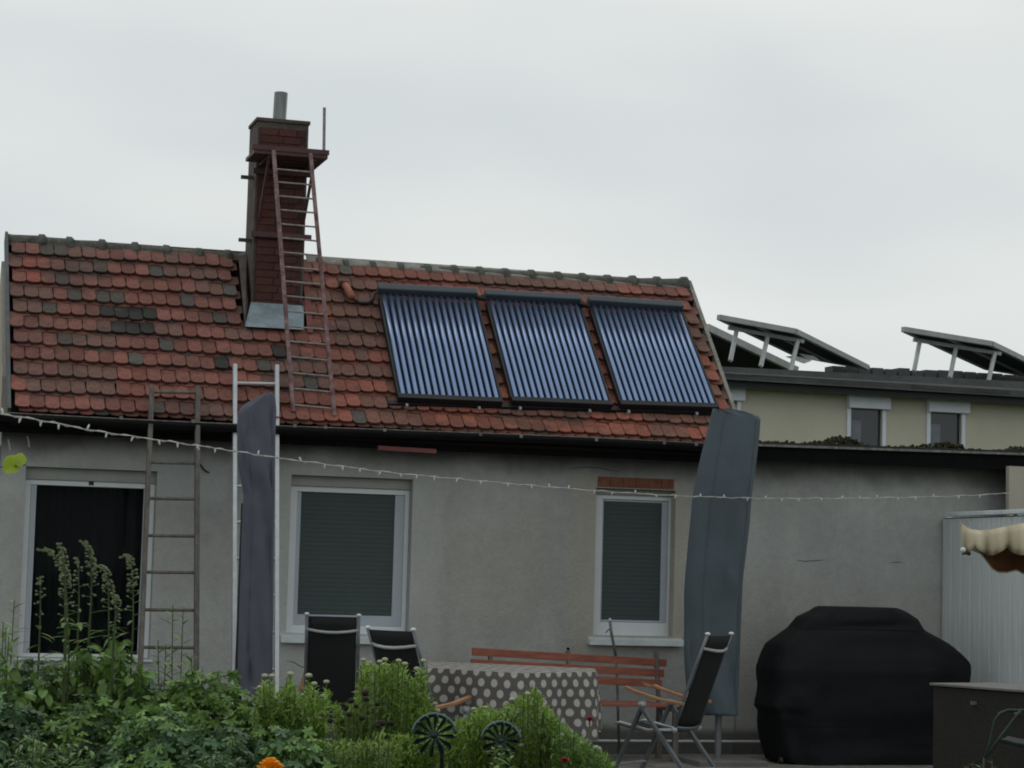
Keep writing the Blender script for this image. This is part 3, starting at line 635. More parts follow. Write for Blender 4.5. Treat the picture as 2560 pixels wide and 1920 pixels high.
# white profiled fence, square to the house
fx = at(2359,1400,-.03).x; ztop = at(2362,1290,-.03).z
fe = thing('white_fence', (fx, -1.5, G), 'white fence of upright profiled boards with a pale top rail', 'fence')
Y0 = -.03; pw = .262
bd = MB(); prof = [(0,0),(.012,-.014),(.05,-.016),(.20,-.016),(.238,-.014),(.25,0)]
for z_ in (G+.04, ztop-.03): bd.v += [Vector((px_, -y_, z_)) for y_, px_ in prof]
nn = len(prof)
for i in range(nn-1): bd.f.append((i, i+1, nn+i+1, nn+i))
bd_me = bd.mesh('board', m_fence)
p, q = atX(2359,1400,fx), atX(2382.5,1400,fx); pitch = abs(q.y-p.y)
sc_ = pitch/.262
for i in range(14):
    y = Y0-pitch*i; inst('board', bd_me, fe, Matrix.Translation((fx, y, 0)) @ Matrix.Diagonal((1, sc_, 1, 1)))
MB().box((fx+.004,Y0-pitch*14,G+.03), (fx+.012,Y0,ztop-.02)).build('backing', m_slat, fe)
MB().box((fx-.035,Y0-pitch*14,ztop-.008), (fx+.03,Y0-.12,ztop+.03)).build('top_rail', m_sill, fe, bev=.005)
for i in (0,7,14): MB().box((fx+.015,Y0-pitch*i-.03,G), (fx+.07,Y0-pitch*i+.03,ztop)).build('post', m_sill, fe)
# ================================================================ neighbour house with panels
YN = 20.0
nb = thing('cream_house', at(2200,1440,YN), 'cream rendered house behind with grey eaves and shuttered windows', 'house')
def nrect(pts, Y=YN): return rect(pts, Y)
W = [rect([(2126,1021),(2205,1024),(2203,1112),(2124,1112)], YN), rect([(2325,1031),(2403,1034),(2401,1140),(2323,1140)], YN), rect([(1800,1001),(1841,1003),(1840,1090),(1799,1090)], YN)]
W = [(a,b,min(c,d_)-.25,d_) for a,b,c,d_ in W]
xa, xb = at(1500,1000,YN).x, at(3000,1000,YN).x; zt = at(2200,1000,YN).z
zt = at(1823,978,YN).z+.35; wt = wall_with_holes(xa, xb, G, zt, W, YN, YN+.3); wt.build('wall', m_ywall, nb)
MB().box((xa,YN+.35,G), (xb,YN+.4,zt)).build('inner_wall', m_dark, nb)
for k, (x0, x1, z0, z1) in enumerate(W):
    f = ring((x0-.075,x1+.075,z0-.02,z1+.02), (x0+.0,x1-.0,z0,z1-.0), YN-.04, YN-.003).build('window', m_shbox, nb)
    MB().box((x0-.085,YN-.14,z1+.0), (x1+.13,YN-.003,z1+.26)).build('shutter_box', m_shbox, f, bev=.02)
    MB().box((x0,YN+.06,z0), (x1,YN+.08,z1)).build('pane', m_pane, f)
    MB().box((x0+.03,YN+.050,z0), (x0+(x1-x0)*.38,YN+.057,z1-.22)).build('curtain', m_curtw, f)
# gutter bands
def band(p0, p1, h0, h1, y, dep, mt, nm):
    a, b = at(*p0, y), at(*p1, y); a0, b0 = at(p0[0], p0[1]+h0, y), at(p1[0], p1[1]+h1, y)
    d = (b-a); e = a-d*.5; f_ = b+d*.6; e0 = a0-(b0-a0)*.5; f0 = b0+(b0-a0)*.6
    MB().prism([e, f_, f0, e0], (0, dep, 0)).build(nm, mt, nb)
band((1800,929),(2560,972), 14, 19, YN-.6, .5, m_ggut, 'gutter')
band((1800,945),(2560,992), 21, 19, YN-.45, .06, m_blackm, 'soffit')
band((1800,916),(2560,954), 28, 36, YN-.38, .15, m_groof, 'eaves_board')
a, b = at(1700,930,YN-.58), at(3000,930+63,YN-.58); a.z = at(1800,931,YN-.58).z+.0; b.z = at(2560,977,YN-.58).z
c_, d_ = at(1800,914,YN+2.5), at(2560,944,YN+2.5)
rn = MB().prism([at(1500,913,YN-.6), at(3000,1004,YN-.6), at(3000,978,YN+4), at(1500,902,YN+4)], (0,0,-.12)); nroof = rn.build('roof', m_groof, nb)
for i in range(16):
    px = 2085+i*33; p = at(px, 917+(px-2085)*.045+rnd.uniform(-3,3), YN+4); MB().box((p.x-.12,YN+3.8,p.z-.3), (p.x+.13,YN+4.2,p.z)).build('roof_slab', m_groof, nroof)
def rack(A, B, C, posts, lab, bright=False):
    dA, dB = 39.5, 38.5
    a, b = at(*A, YN+1.0), at(*B, YN+1.0); c = at(*C, YN+3.6); d = a+(c-b)
    root = thing('solar_panel_rack', (a+c)/2, lab, 'solar panels', 'tilted solar panels on the cream house')
    n_ = (b-a).cross(c-b).normalized(); n_ = n_ if n_.z > 0 else -n_
    MB().prism([a, b, c, d], n_*.06).build('panel', m_pv, root)
    e = .05
    for p, q in ((a,b),(b,c),(c,d),(d,a),(a.lerp(b,.5),d.lerp(c,.5))):
        MB().bar(p+n_*.03, q+n_*.03, .09, .10, side=n_).build('panel_frame', m_pvf, root)
    MB().bar(a.lerp(d,.12)-n_*.08, b.lerp(c,.12)-n_*.08, .07, .07).build('purlin', m_pvf, root)
    for (tx, ty), (bx, by) in posts:
        MB().bar(at(tx, ty, YN+1.2), at(bx, by, YN+.7), .075, .05, side=(0,1,0)).build('post', m_pvf, root)
    return root
rack((1797,797),(1987,832),(2168,922), [((1841,828),(1826,902)),((1919,842),(1902,916)),((1994,852),(1976,930))], 'tilted solar panel rack on the far grey roof, nearest the red tiled roof')
rack((2258,827),(2478,863),(2668,955), [((2299,855),(2285,928)),((2390,868),(2375,944)),((2487,882),(2469,962))], 'tilted solar panel rack on the far grey roof at the right edge')
a_, b_, c_, d_ = at(1560,812,YN+3.2), at(1766,818,YN+3.2), at(1990,925,YN+5.4), at(1560,925,YN+5.4)
r0 = thing('solar_panel_rack', (b_+c_)/2, 'dark tilted solar panel half hidden behind the red roof gable', 'solar panels', 'tilted solar panels on the cream house')
MB().prism([a_, b_, c_, d_], (0,.1,0)).build('panel', m_pv, r0)
MB().bar(b_, c_, .14, .12, side=(0,1,0)).build('panel_frame', m_pvf, r0)
wm = thing('roof_window', at(1990,900,YN+1.5), 'small white opened skylight lying on the far grey roof', 'skylight')
MB().prism([at(1968,893,YN+2), at(1990,890,YN+2), at(2030,902,YN+2), at(2010,909,YN+2)], (0,.1,.02)).build('frame', m_cap, wm); MB().prism([at(2000,884,YN+2.4), at(2035,890,YN+2.4), at(2052,902,YN+2.4), at(2020,900,YN+2.4)], (0,.1,.02)).build('sash', m_cap, wm)
# small neighbour at the far left edge
lb = thing('left_neighbour', (-2, 12, G), 'sliver of a grey roofed house beyond the left gable', 'house')
p = at(8,785,12); MB().box((-9,12,G), (p.x+.12,16,p.z-.7)).build('wall', m_gable, lb); MB().prism([(-9,11.7,p.z-.72),(-9,14,p.z+.6),(-9,16.3,p.z-.72)], (9+p.x+.15,0,0)).build('roof', m_groof, lb)
# ================================================================ closed parasols in covers
def cover(name, label, m, outline, Y, dep, seed, twist=0, base_h=.18):
    """outline: list of (y, xl, xr, topbend) photo rows, converted to rings of a soft sleeve"""
    root = thing(name, Vector((at((outline[-1][1]+outline[-1][2])/2, outline[-1][0], Y).x, Y, G)), label, 'parasol')
    b = MB(); n = 40; rows = []
    ys = [o[0] for o in outline]; k = 110
    for i in range(k+1):
        y = ys[0]+(ys[-1]-ys[0])*i/k; xl = np.interp(y, ys, [o[1] for o in outline]); xr = np.interp(y, ys, [o[2] for o in outline])
        p, q = at(xl, y, Y), at(xr, y, Y); rows.append(((p.x+q.x)/2, (q.x-p.x)/2, (p.z+q.z)/2, i/k))
    for cx, hw_, z, t in rows:
        dd = min(dep, dep*(.35+3*t))
        for j in range(n):
            a = 2*math.pi*j/n; c, s = math.cos(a), math.sin(a)
            f1 = mnoise.noise(Vector((c*1.6+seed, s*1.6, z*1.1+twist*a)))
            f2 = abs(mnoise.noise(Vector((c*3.0+seed*2+z*1.6, s*3.0, z*1.9))))
            fr = -s if s < 0 else 0
            crease = abs(math.sin(a*2.5+z*(5.0 if twist else 1.6)+f1*2.6))**5*(.5+mnoise.noise(Vector((seed,a,z*1.5))))
            off = (f1*.09-f2*.13-.14*crease)
            e = abs(c)**.8*(1 if c > 0 else -1)
            b.v.append(Vector((cx+hw_*e*(1+off*.16), Y+dd*s*(1+off*2.6), z+.012*f1+(.03*c*twist+.03*f1 if z > rows[3][2] else 0))))
    for i in range(k):
        for j in range(n): a = i*n+j; c_ = i*n+(j+1)%n; b.f.append((a, c_, c_+n, a+n))
    b.f.append(tuple(range(n))[::-1]); b.f.append(tuple(k*n+j for j in range(n)))
    cv = b.build('cover', m, root, smooth=True)
    for jj in (27, 35): MB().tube([b.v[i*n+jj]+Vector((0,-.0015,0)) for i in range(3, k-1)], .0026, 5).build('seam', m, cv)
    zb = rows[-1][2]; bx = rows[-1][0]
    mp_ = at(603,1500,Y+.05).x if bx < 4 else bx  # left pole stands off-centre, in black, to fill the dark strip beside the cover
    MB().tube([(mp_,Y+.05,G+.04),(mp_,Y+.05,zb+.1 if bx > 4 else 1.9)], .028, 10).build('pole', m_blackm if bx < 4 else m_frame, root); MB().box((bx-.3,Y-.3,G+.012), (bx+.3,Y+.3,G+.07)).build('base', m_lid, root, bev=.01)
    return root
cover('covered_parasol', 'violet grey canvas cover over a closed parasol standing in the aluminium ladder', m_cover1,
      [(989,655,676),(997,640,687),(1008,622,690),(1022,604,691),(1036,595,691),(1073,592,689),(1167,596,687),(1238,609,686),(1270,607,685),(1422,601,683),(1677,594,681),(1741,602,678)], -1.75, .12, 3, .5)
c2 = cover('covered_parasol', 'blue grey canvas cover over a closed parasol leaning right of the small window', m_cover2,
      [(1024,1784,1820),(1034,1780,1895),(1044,1777,1902),(1085,1766,1899),(1162,1748,1889),(1251,1731,1878),(1386,1718,1864),(1436,1714,1858),(1502,1711,1854),(1663,1711,1848),(1717,1716,1846),(1787,1760,1844)], -1.1, .13, 9, 0)
# ================================================================ barbecue under its black cover
gr_o = [(1517,2052,2236),(1521,2040,2250),(1531,2026,2270),(1545,1995,2290),(1572,1974,2306),(1600,1936,2360),(1613,1920,2378),(1632,1913,2398),(1654,1906,2413),(1673,1899,2415),(1698,1899,2414),(1714,1901,2412),(1770,1892,2411),(1780,1904,2409),(1828,1907,2405),(1882,1917,2402),(1906,1923,2400)]
YG = -.95
bq = thing('covered_barbecue', (at(2150,1800,YG).x, YG, G), 'large barbecue under a black cloth cover in front of the grey wall', 'barbecue')
b = MB(); n = 56; ks = 60; ysr = [o[0] for o in gr_o]
for i in range(ks+1):
    y = ysr[0]+(ysr[-1]-ysr[0])*(i/ks)**1.15; xl = np.interp(y, ysr, [o[1] for o in gr_o]); xr = np.interp(y, ysr, [o[2] for o in gr_o])
    t = i/ks; p, q = at(xl, y, YG), at(xr, y, YG); cx, hw_, z = (p.x+q.x)/2, (q.x-p.x)/2, (p.z+q.z)/2
    dd = .14+.2*min(1, t*2.2)
    for j in range(n):
        a = 2*math.pi*j/n; c, s = math.cos(a), math.sin(a)
        ex = abs(c)**.42*(1 if c > 0 else -1); ey = abs(s)**.42*(1 if s > 0 else -1)
        vf = -.035*abs(math.sin(a*5+z*1.5+mnoise.noise(Vector((z*2,a,0)))*2))**3*max(0,t-.25)-.05*math.exp(-((t-.16+.03*ex)/.025)**2)*(1-abs(ex))-.04*abs(mnoise.noise(Vector((ex*3+2,ey*2,z*2.5+1))))
        fold = vf*1.6+mnoise.noise(Vector((ex*5, ey*3, z*1.2)))*.05*(.3+t)+mnoise.noise(Vector((ex*2+4, ey*2, z*3)))*.045-.03*abs(mnoise.noise(Vector((ex*7+z*4, ey*3, z*5))))
        zz = z+(.02*math.sin(ex*6+2) if i == ks else 0)
        b.v.append(Vector((cx+hw_*.968*ex*(1+fold*.2), YG+dd*ey*(1+fold*2), max(G+.004, zz))))
for i in range(ks):
    for j in range(n): a = i*n+j; c_ = i*n+(j+1)%n; b.f.append((a, c_, c_+n, a+n))
b.f.append(tuple(range(n))[::-1]); cv = b.build('cover', m_grill, bq, smooth=True)
for ii in (11, 47): MB().tube([b.v[ii*n+j]+Vector((0,-.002,0)) for j in range(29, 56)], .003, 5).build('seam', m_grill, cv)
for x in (1952, 2330):
    p = at(x, 1900, YG-.2); MB().ball((p.x, YG-.2, G+.055), .035, 10, 8, (.6,1,1)).build('castor', m_blackm, bq, smooth=True)
# ================================================================ storage box and tubular chair at the right
p, q = atz(2333,1698,.74), atz(2560,1722,.74)
p = pt(2333,1700,15.6); q = pt(2560,1722,14.9); d = (q-p); d.z = 0; dn_ = Vector((-d.y, d.x, 0)).normalized()
zt = (p.z+q.z)/2; L_ = d.normalized()*1.6; p.z = zt
sb = thing('storage_box', Vector((p.x, p.y, G)), 'dark brown woven storage box with grey lid rim at the right edge', 'storage box')
P0 = Vector((p.x, p.y, G))
MB().prism([P0, P0+L_, P0+L_+dn_*.6, P0+dn_*.6], (0,0,zt-G-.035)).build('body', m_box2, sb, bev=.01)
e = dn_*.02; MB().prism([Vector((p.x,p.y,zt-.032))-e-d.normalized()*.02, Vector((p.x,p.y,zt-.032))+L_-e, Vector((p.x,p.y,zt-.032))+L_+dn_*.62, Vector((p.x,p.y,zt-.032))+dn_*.62-d.normalized()*.02], (0,0,.018)).build('lid', m_lid, sb, bev=.004)
for (x, y) in ((2436,1739),(2544,1752)):
    c = P0+d.normalized()*((x-2333)/227*d.length); c.z = zt-.13 if x < 2500 else zt-.17; MB().box(c-Vector((.025,.03,.012)), c+Vector((.025,-.005,.012))).build('latch', m_lid, sb)
tcn = thing('tube_chair', pt(2560,1905,13.6)*1, 'dark grey tubular garden chair cut off by the right edge', 'chair')
D = 13.6
MB().tube([pt(x,y,D) for x, y in ((2462,1895),(2474,1862),(2480,1835),(2487,1803),(2500,1784),(2520,1776),(2560,1776),(2620,1778))], .011, 8).build('frame', m_orn, tcn, smooth=True)
MB().tube([pt(x,y,D-.1) for x, y in ((2462,1896),(2505,1838),(2543,1788),(2552,1776))], .010, 8).build('brace', m_orn, tcn, smooth=True)
MB().tube([pt(x,y,D-.05) for x, y in ((2496,1848),(2530,1856),(2580,1866),(2640,1880))], .011, 8).build('seat_rail', m_orn, tcn, smooth=True)
MB().prism([pt(2500,1852,D), pt(2640,1882,D), pt(2640,1865,D+.4), pt(2520,1840,D+.4)], (0,0,-.012)).build('seat', m_mesh, tcn)
for x, dd_ in ((2462,0),(2640,0),(2650,.4)):
    a = pt(x,1895,D+dd_); MB().tube([a, Vector((a.x-.03,a.y,G))], .011, 8).build('leg', m_orn, tcn, smooth=True)
# ================================================================ canopy with scalloped valance
D1, D2 = 10.0, 11.3
cn = thing('garden_canopy', pt(2640,1300,10.6), 'cream scalloped garden canopy with brown lining at the right edge', 'canopy')
top = [(2400,1310),(2428,1325),(2451,1328),(2481,1325),(2511,1318),(2556,1310),(2620,1312),(2700,1318),(2800,1310)]
def vb(px): 
    u = (px-2446)/39.0; return 1366+22*abs(math.sin(u*math.pi/2+.3))**.8
va = MB(); n = 90
for i in range(n+1):
    px = 2404+(2800-2404)*i/n; ty = np.interp(px, [q[0] for q in top], [q[1] for q in top]); by = vb(px); fl_ = .025*math.sin(px*.11)+.015*math.sin(px*.23)
    for j in range(5): t = j/4; va.v.append(pt(px, ty+(by-ty)*t, D1+fl_*t-.01*math.sin(t*3)))
for i in range(n):
    for j in range(4): a = i*5+j; va.f.append((a, a+5, a+6, a+1))
v_ = va.build('valance', m_awn, cn, smooth=True); so_ = v_.modifiers.new('s', 'SOLIDIFY'); so_.thickness = .004
tp = MB()
for i in range(n+1):
    px = 2402+(2800-2402)*i/n; ty = np.interp(px, [q[0] for q in top], [q[1] for q in top]); a = pt(px, ty, D1); b2_ = pt(2440+(2800-2440)*i/n, 1341-.06*(i/n)*60, D2)
    for j in range(5): t = j/4; q = a.lerp(b2_, t); q.z -= .03*math.sin(t*math.pi); tp.v.append(q)
for i in range(n):
    for j in range(4): a = i*5+j; tp.f.append((a, a+1, a+6, a+5))
v_ = tp.build('canopy_top', m_awn, cn, smooth=True); so_ = v_.modifiers.new('s', 'SOLIDIFY'); so_.thickness = .004
va = MB(); low = [(2446,1378),(2452,1384),(2470,1408),(2481,1422),(2496,1431),(2518,1431),(2541,1425),(2560,1435),(2590,1440),(2640,1420),(2700,1440),(2800,1420)]; edge = []
for i in range(n+1):
    px = 2446+(2800-2446)*i/n; by = np.interp(px, [q[0] for q in low], [q[1] for q in low]); edge.append(pt(px, by, D2-.02))
    for j in range(5): t = j/4; va.v.append(pt(px, 1341+(by-1341)*t, D2+.02*math.sin(px*.09)*t))
for i in range(n):
    for j in range(4): a = i*5+j; va.f.append((a, a+5, a+6, a+1))
va.build('rear_valance', m_awnin, cn, smooth=True); MB().tube(edge, .004, 6).build('piping', m_awn, cn, smooth=True)
side = MB().add([pt(2402,1312,D1), pt(2408,1366,D1), pt(2450,1384,D2), pt(2446,1345,D2)], [(0,1,2,3)]).build('side_valance', m_awn, cn); so_ = side.modifiers.new('s', 'SOLIDIFY'); so_.thickness = .004
MB().ball(pt(2408,1375,D1-.03), .013, 10, 8).build('end_cap', m_cap, cn, smooth=True); MB().tube([pt(2409,1376,D1), pt(2422,1384,D1+.1)], .010, 8).build('bar', m_blackm, cn)
for dd_ in (D1+.3, D2-.2):
    a = pt(2690,1330,dd_); MB().tube([a, Vector((a.x,a.y,G))], .02, 8).build('post', m_frame, cn)
# ================================================================ table with dotted cloth
ZT = .74
poly = [atz(1068,1656,ZT), atz(1488,1675,ZT), atz(1491,1684,ZT), atz(1400,1686,ZT), atz(1296,1688,ZT), atz(1180,1681,ZT), atz(1070,1674,ZT)]
cen = sum(poly, Vector())/len(poly)
tb = thing('garden_table', Vector((cen.x, cen.y, G)), 'garden table hidden under the dotted cloth', 'table')
ins = [cen+(p-cen)*.93-Vector((0,0,.035)) for p in poly]
MB().prism(ins, (0,0,.025)).build('tabletop', m_oldwood, tb)
for i in (0,1,2,6):
    q = cen+(poly[i]-cen)*.84; MB().box((q.x-.025,q.y-.025,G), (q.x+.025,q.y+.025,ZT-.036)).build('leg', m_oldwood, tb)
m_dot = bpy.data.materials.new('dotted_cloth'); m_dot.use_nodes = True; t = m_dot.node_tree; bs = t.nodes['Principled BSDF']; l = t.links.new; bs.inputs['Roughness'].default_value = .8
uvn = N(t, 'ShaderNodeUVMap'); sx = N(t, 'ShaderNodeSeparateXYZ'); l(uvn.outputs[0], sx.inputs[0])
def mth(op, a, b=None, c=None):
    q = N(t, 'ShaderNodeMath', operation=op)
    for i, v in enumerate((a, b, c)):
        if v is None: continue
        if isinstance(v, (int, float)): q.inputs[i].default_value = v
        else: l(v, q.inputs[i])
    return q.outputs[0]
px_, py_, dr = .108, .068, .027
def dots(ox, oy, row2):
    u = mth('ADD', sx.outputs[0], ox); v = mth('ADD', sx.outputs[1], oy)
    fu = mth('MULTIPLY', mth('SUBTRACT', mth('FRACT', mth('DIVIDE', u, px_)), .5), px_); fv = mth('MULTIPLY', mth('SUBTRACT', mth('FRACT', mth('DIVIDE', v, row2)), .5), row2)
    r2 = mth('SQRT', mth('ADD', mth('MULTIPLY', fu, fu), mth('MULTIPLY', fv, fv)))
    q = N(t, 'ShaderNodeMapRange'); q.inputs[1].default_value = dr-.002; q.inputs[2].default_value = dr+.002; q.inputs[3].default_value = 1; q.inputs[4].default_value = 0; l(r2, q.inputs[0]); return q.outputs[0]
dd = mth('MAXIMUM', dots(0,0,py_*2), dots(px_/2,py_,py_*2))
nz2 = N(t, 'ShaderNodeTexNoise'); nz2.inputs['Scale'].default_value = 30; 
mx2 = N(t, 'ShaderNodeMix', data_type='RGBA'); mx2.inputs[6].default_value = (.115,.105,.098,1); mx2.inputs[7].default_value = (.50,.48,.44,1); l(dd, mx2.inputs[0])
hs = N(t, 'ShaderNodeMix', data_type='RGBA', blend_type='MULTIPLY'); hs.inputs[0].default_value = .25; l(mx2.outputs[2], hs.inputs[6]); l(nz2.outputs[0], hs.inputs[7]); l(hs.outputs[2], bs.inputs['Base Color'])
# densify the outline
ol = []
for i in range(len(poly)):
    a, b_ = poly[i], poly[(i+1) % len(poly)]; k = max(1, int((b_-a).length/.035))
    for j in range(k): ol.append(a.lerp(b_, j/k))
ol2 = []
for i in range(len(ol)): ol2.append((ol[i-1]+ol[i]*2+ol[(i+1) % len(ol)])/4)
n = len(ol2); clo = MB(); clo.uv = []; arc = [0]
for i in range(1, n+1): arc.append(arc[-1]+(ol2[i % n]-ol2[i-1]).length)
fr = None
drop = 13; H = .46
for r_ in range(drop+1):
    tt = r_/drop
    for i in range(n+1):
        p = ol2[i % n]; dirn = (p-cen); dirn.z = 0; dirn.normalize()
        corner = 0
        for cp, ww in ((poly[1],1), (poly[4],1.1), (poly[6],1), (poly[0],1)):
            corner = max(corner, ww*math.exp(-((p-cp).length/(.07 if ww > 1 else .10))**2))
        fo_ = (.055*corner+.022*math.sin(arc[i]*13+.8*math.sin(arc[i]*5))+.010*math.sin(arc[i]*37+tt*2))*min(1, tt*1.6)
        q = p+dirn*(.012*(1-math.exp(-tt*12))+fo_+.02*tt); q.z = ZT+.012-.006*(tt > 0)-H*tt*(1+.05*corner+.03*math.sin(arc[i]*7))
        clo.v.append(q); clo.uv.append((arc[i], -H*tt))
for r_ in range(drop):
    for i in range(n): a = r_*(n+1)+i; clo.f.append((a, a+1, a+n+2, a+n+1))
co = clo.build('dotted_tablecloth', m_dot, smooth=True, label='grey brown tablecloth with white polka dots draped over the garden table', cat='tablecloth')
tpc = MB(); tpc.uv = []
rings = 6
for k in range(rings+1):
    for i in range(n+1):
        q = ol2[i % n].lerp(cen, k/rings); q.z = ZT+.012+.003*mnoise.noise(q*6); tpc.v.append(q-Vector((0,0,0))); tpc.uv.append((q.x*.84+q.y*.1, q.y))
for k in range(rings):
    for i in range(n): a = k*(n+1)+i; tpc.f.append((a, a+n+1, a+n+2, a+1))
tpc.build('cloth_top', m_dot, co, smooth=True)
# ================================================================ bench
bn = thing('red_bench', (at(1420,1700,-.55).x, -.6, G), 'red painted slatted wooden bench behind the dotted table', 'bench')
def board(p0, p1, hpx, Y, name, m, ext=.022, par=bn):
    a, b = at(*p0, Y), at(*p1, Y); h = hpx/300
    MB().prism([a, b, b-Vector((0,0,h)), a-Vector((0,0,h))], (0,ext,0)).build(name, m, par, bev=.004)
board((1181,1619),(1667,1648), 19, -.50, 'back_slat', m_bench); board((1178,1647),(1661,1674), 19, -.53, 'back_slat', m_bench); board((1176,1674),(1656,1700), 19, -.56, 'back_slat', m_bench)
for px in (1225,1420,1640):
    a = at(px,1625,-.47); MB().bar((a.x,-.47,a.z-.01),(a.x,-.56,.40),.035,.03,side=(1,0,0)).build('back_post', m_oldwood, bn); MB().box((a.x-.022,-.60,G),(a.x+.022,-.56,.38)).build('leg', m_oldwood, bn); MB().box((a.x-.022,-.98,G),(a.x+.022,-.94,.38)).build('leg', m_oldwood, bn)
    MB().box((a.x-.02,-.98,.34),(a.x+.02,-.56,.38)).build('seat_rail', m_oldwood, bn)
xs0, xs1 = at(1190,1700,-.8).x, at(1650,1700,-.8).x
for j in range(4): MB().box((xs0,-.99+j*.11,.382),(xs1,-.905+j*.11,.405)).build('seat_slat', m_bench, bn, bev=.003)
board((1610,1706),(1710,1733), 8, -.85, 'armrest', m_arm, .05)
rod = MB().tube([at(x,y,-.40) for x, y in ((1525,1552),(1528,1580),(1534,1612),(1541,1650))], .013, 8)
ro = thing('grey_rod', at(1541,1700,-.40), 'grey metal rod with pale cap standing behind the bench under the small window', 'rod')
rod.build('shaft', m_frame, ro, smooth=True); MB().ball(at(1525,1549,-.40), .013, 8, 6).build('cap', m_cap, ro, smooth=True); MB().tube([at(1525,1572,-.41), at(1519,1576,-.41), at(1515,1582,-.41)], .006, 6).build('hook', m_frame, ro, smooth=True)
a, b = at(1541,1650,-.40), None; MB().tube([a, Vector((a.x+.04,-.42,G))], .012, 8).build('lower_shaft', m_frame, ro, smooth=True)
# ================================================================ folding garden chairs
def chair(label, px, py, dep, az, width, rec, ztop_):
    """high-back folding chair. local +y is where the sitter looks; px,py,dep locate the middle of the top of the back"""
    topc = pt(px, py, dep); H_ = topc.z-G
    hy, hz = -.16, .40; by = hy-(H_-hz)*math.tan(rec)
    c, s = math.sin(az), math.cos(az); loc = Vector((topc.x-by*c, topc.y-by*s, G))
    r = thing('garden_chair', (0,0,0), label, 'chair', 'high backed folding garden chairs'); hw_ = width/2
    for sx_ in (-1, 1):
        x = sx_*hw_; bend = .0
        P = [(x, hy, hz), (x, hy+(by-hy)*.35+.015, hz+(H_-hz)*.35), (x, hy+(by-hy)*.7+.01, hz+(H_-hz)*.7), (x*1.0, by, H_)]
        MB().tube(P, .0125, 8).build('back_rail', m_frame, r, smooth=True)
        MB().ball((x, by, H_+.008), .021, 10, 6, (1,1,.6)).build('rail_cap', m_cap, r, smooth=True)
        MB().tube([(x,hy,hz),(x,.06,.385),(x,.30,.43),(x,.34,.42)], .0125, 8).build('seat_rail', m_frameL, r, smooth=True)
        xo = x+sx_*.028
        MB().bar((xo,.10,.56),(xo,.36,G*0+.0),.022,.042,side=(1,0,0)).build('leg', m_frame, r); MB().bar((xo+sx_*.02,.10,.56),(xo+sx_*.02,-.36,0),.022,.042,side=(1,0,0)).build('leg', m_frame, r)
        MB().ball((xo,.10,.575), .032, 8, 6, (.9,1.3,.9)).build('joint', m_frameL, r, smooth=True)
        MB().ball((x,hy,hz), .024, 8, 6).build('hinge', m_frameL, r, smooth=True)
        arm = MB(); pr = [(-.24,.585),(-.05,.607),(.15,.655),(.24,.685)]
        for y_, z_ in pr: arm.v += [Vector((xo-.024,y_,z_)), Vector((xo+.024,y_,z_)), Vector((xo+.024,y_,z_+.022)), Vector((xo-.024,y_,z_+.022))]
        for i in range(3):
            for j in range(4): a = i*4+j; b2 = i*4+(j+1) % 4; arm.f.append((a, b2, b2+4, a+4))
        arm.f += [(3,2,1,0),(12,13,14,15)]; arm.build('armrest', m_arm, r, bev=.004)
    def cross(t, bowv, rr, m):
        y_ = hy+(by-hy)*t; z_ = hz+(H_-hz)*t; MB().tube([(hw_*u, y_-bowv*(1-u*u), z_-bowv*.5*(1-u*u)) for u in (-1,-.6,-.2,.2,.6,1)], rr, 8).build('crossbar', m, r, smooth=True)
    cross(.86, .045, .012, m_frameL); cross(.03, .03, .011, m_frame)
    fb = MB(); ni, nj = 10, 8
    for i in range(ni+1):
        t = .02+.97*i/ni
        for j in range(nj+1):
            u = -1+2*j/nj; fb.v.append(Vector((u*(hw_-.014), hy+(by-hy)*t-.006-.012*(1-u*u), hz+(H_-hz)*t)))
    for i in range(ni):
        for j in range(nj): a = i*(nj+1)+j; fb.f.append((a, a+1, a+nj+2, a+nj+1))
    o = fb.build('back_fabric', m_mesh, r, smooth=True); so_ = o.modifiers.new('s', 'SOLIDIFY'); so_.thickness = .004
    fb = MB()
    for i in range(ni+1):
        t = i/ni; y_ = hy+(.34-hy)*t; z_ = .40-.03*math.sin(t*math.pi)+.02*t
        for u in (-1,-.5,0,.5,1): fb.v.append(Vector((u*(hw_-.012), y_, z_-.015*(1-u*u))))
    for i in range(ni):
        for j in range(4): a = i*5+j; fb.f.append((a, a+1, a+6, a+5))
    o = fb.build('seat_fabric', m_mesh, r, smooth=True); so_ = o.modifiers.new('s', 'SOLIDIFY'); so_.thickness = .004
    for y_, z_ in ((.30,.12),(-.28,.10)): MB().tube([(-hw_-.03,y_,z_),(hw_+.03,y_,z_)], .010, 8).build('stretcher', m_frameL, r)
    r.location = loc; r.rotation_euler = (0,0,-az)
    return r
chair('black high backed folding chair standing upright in front of the large window', 832, 1539, 16.9, rad(16), .40, rad(9), 1)
chair('black folding chair with wooden armrest turned towards the left end of the dotted table', 976, 1574, 15.0, rad(56), .42, rad(22), 1)
chair('black reclined folding chair facing left right of the dotted table', 1799, 1587, 16.4, rad(-42), .40, rad(20), 1)
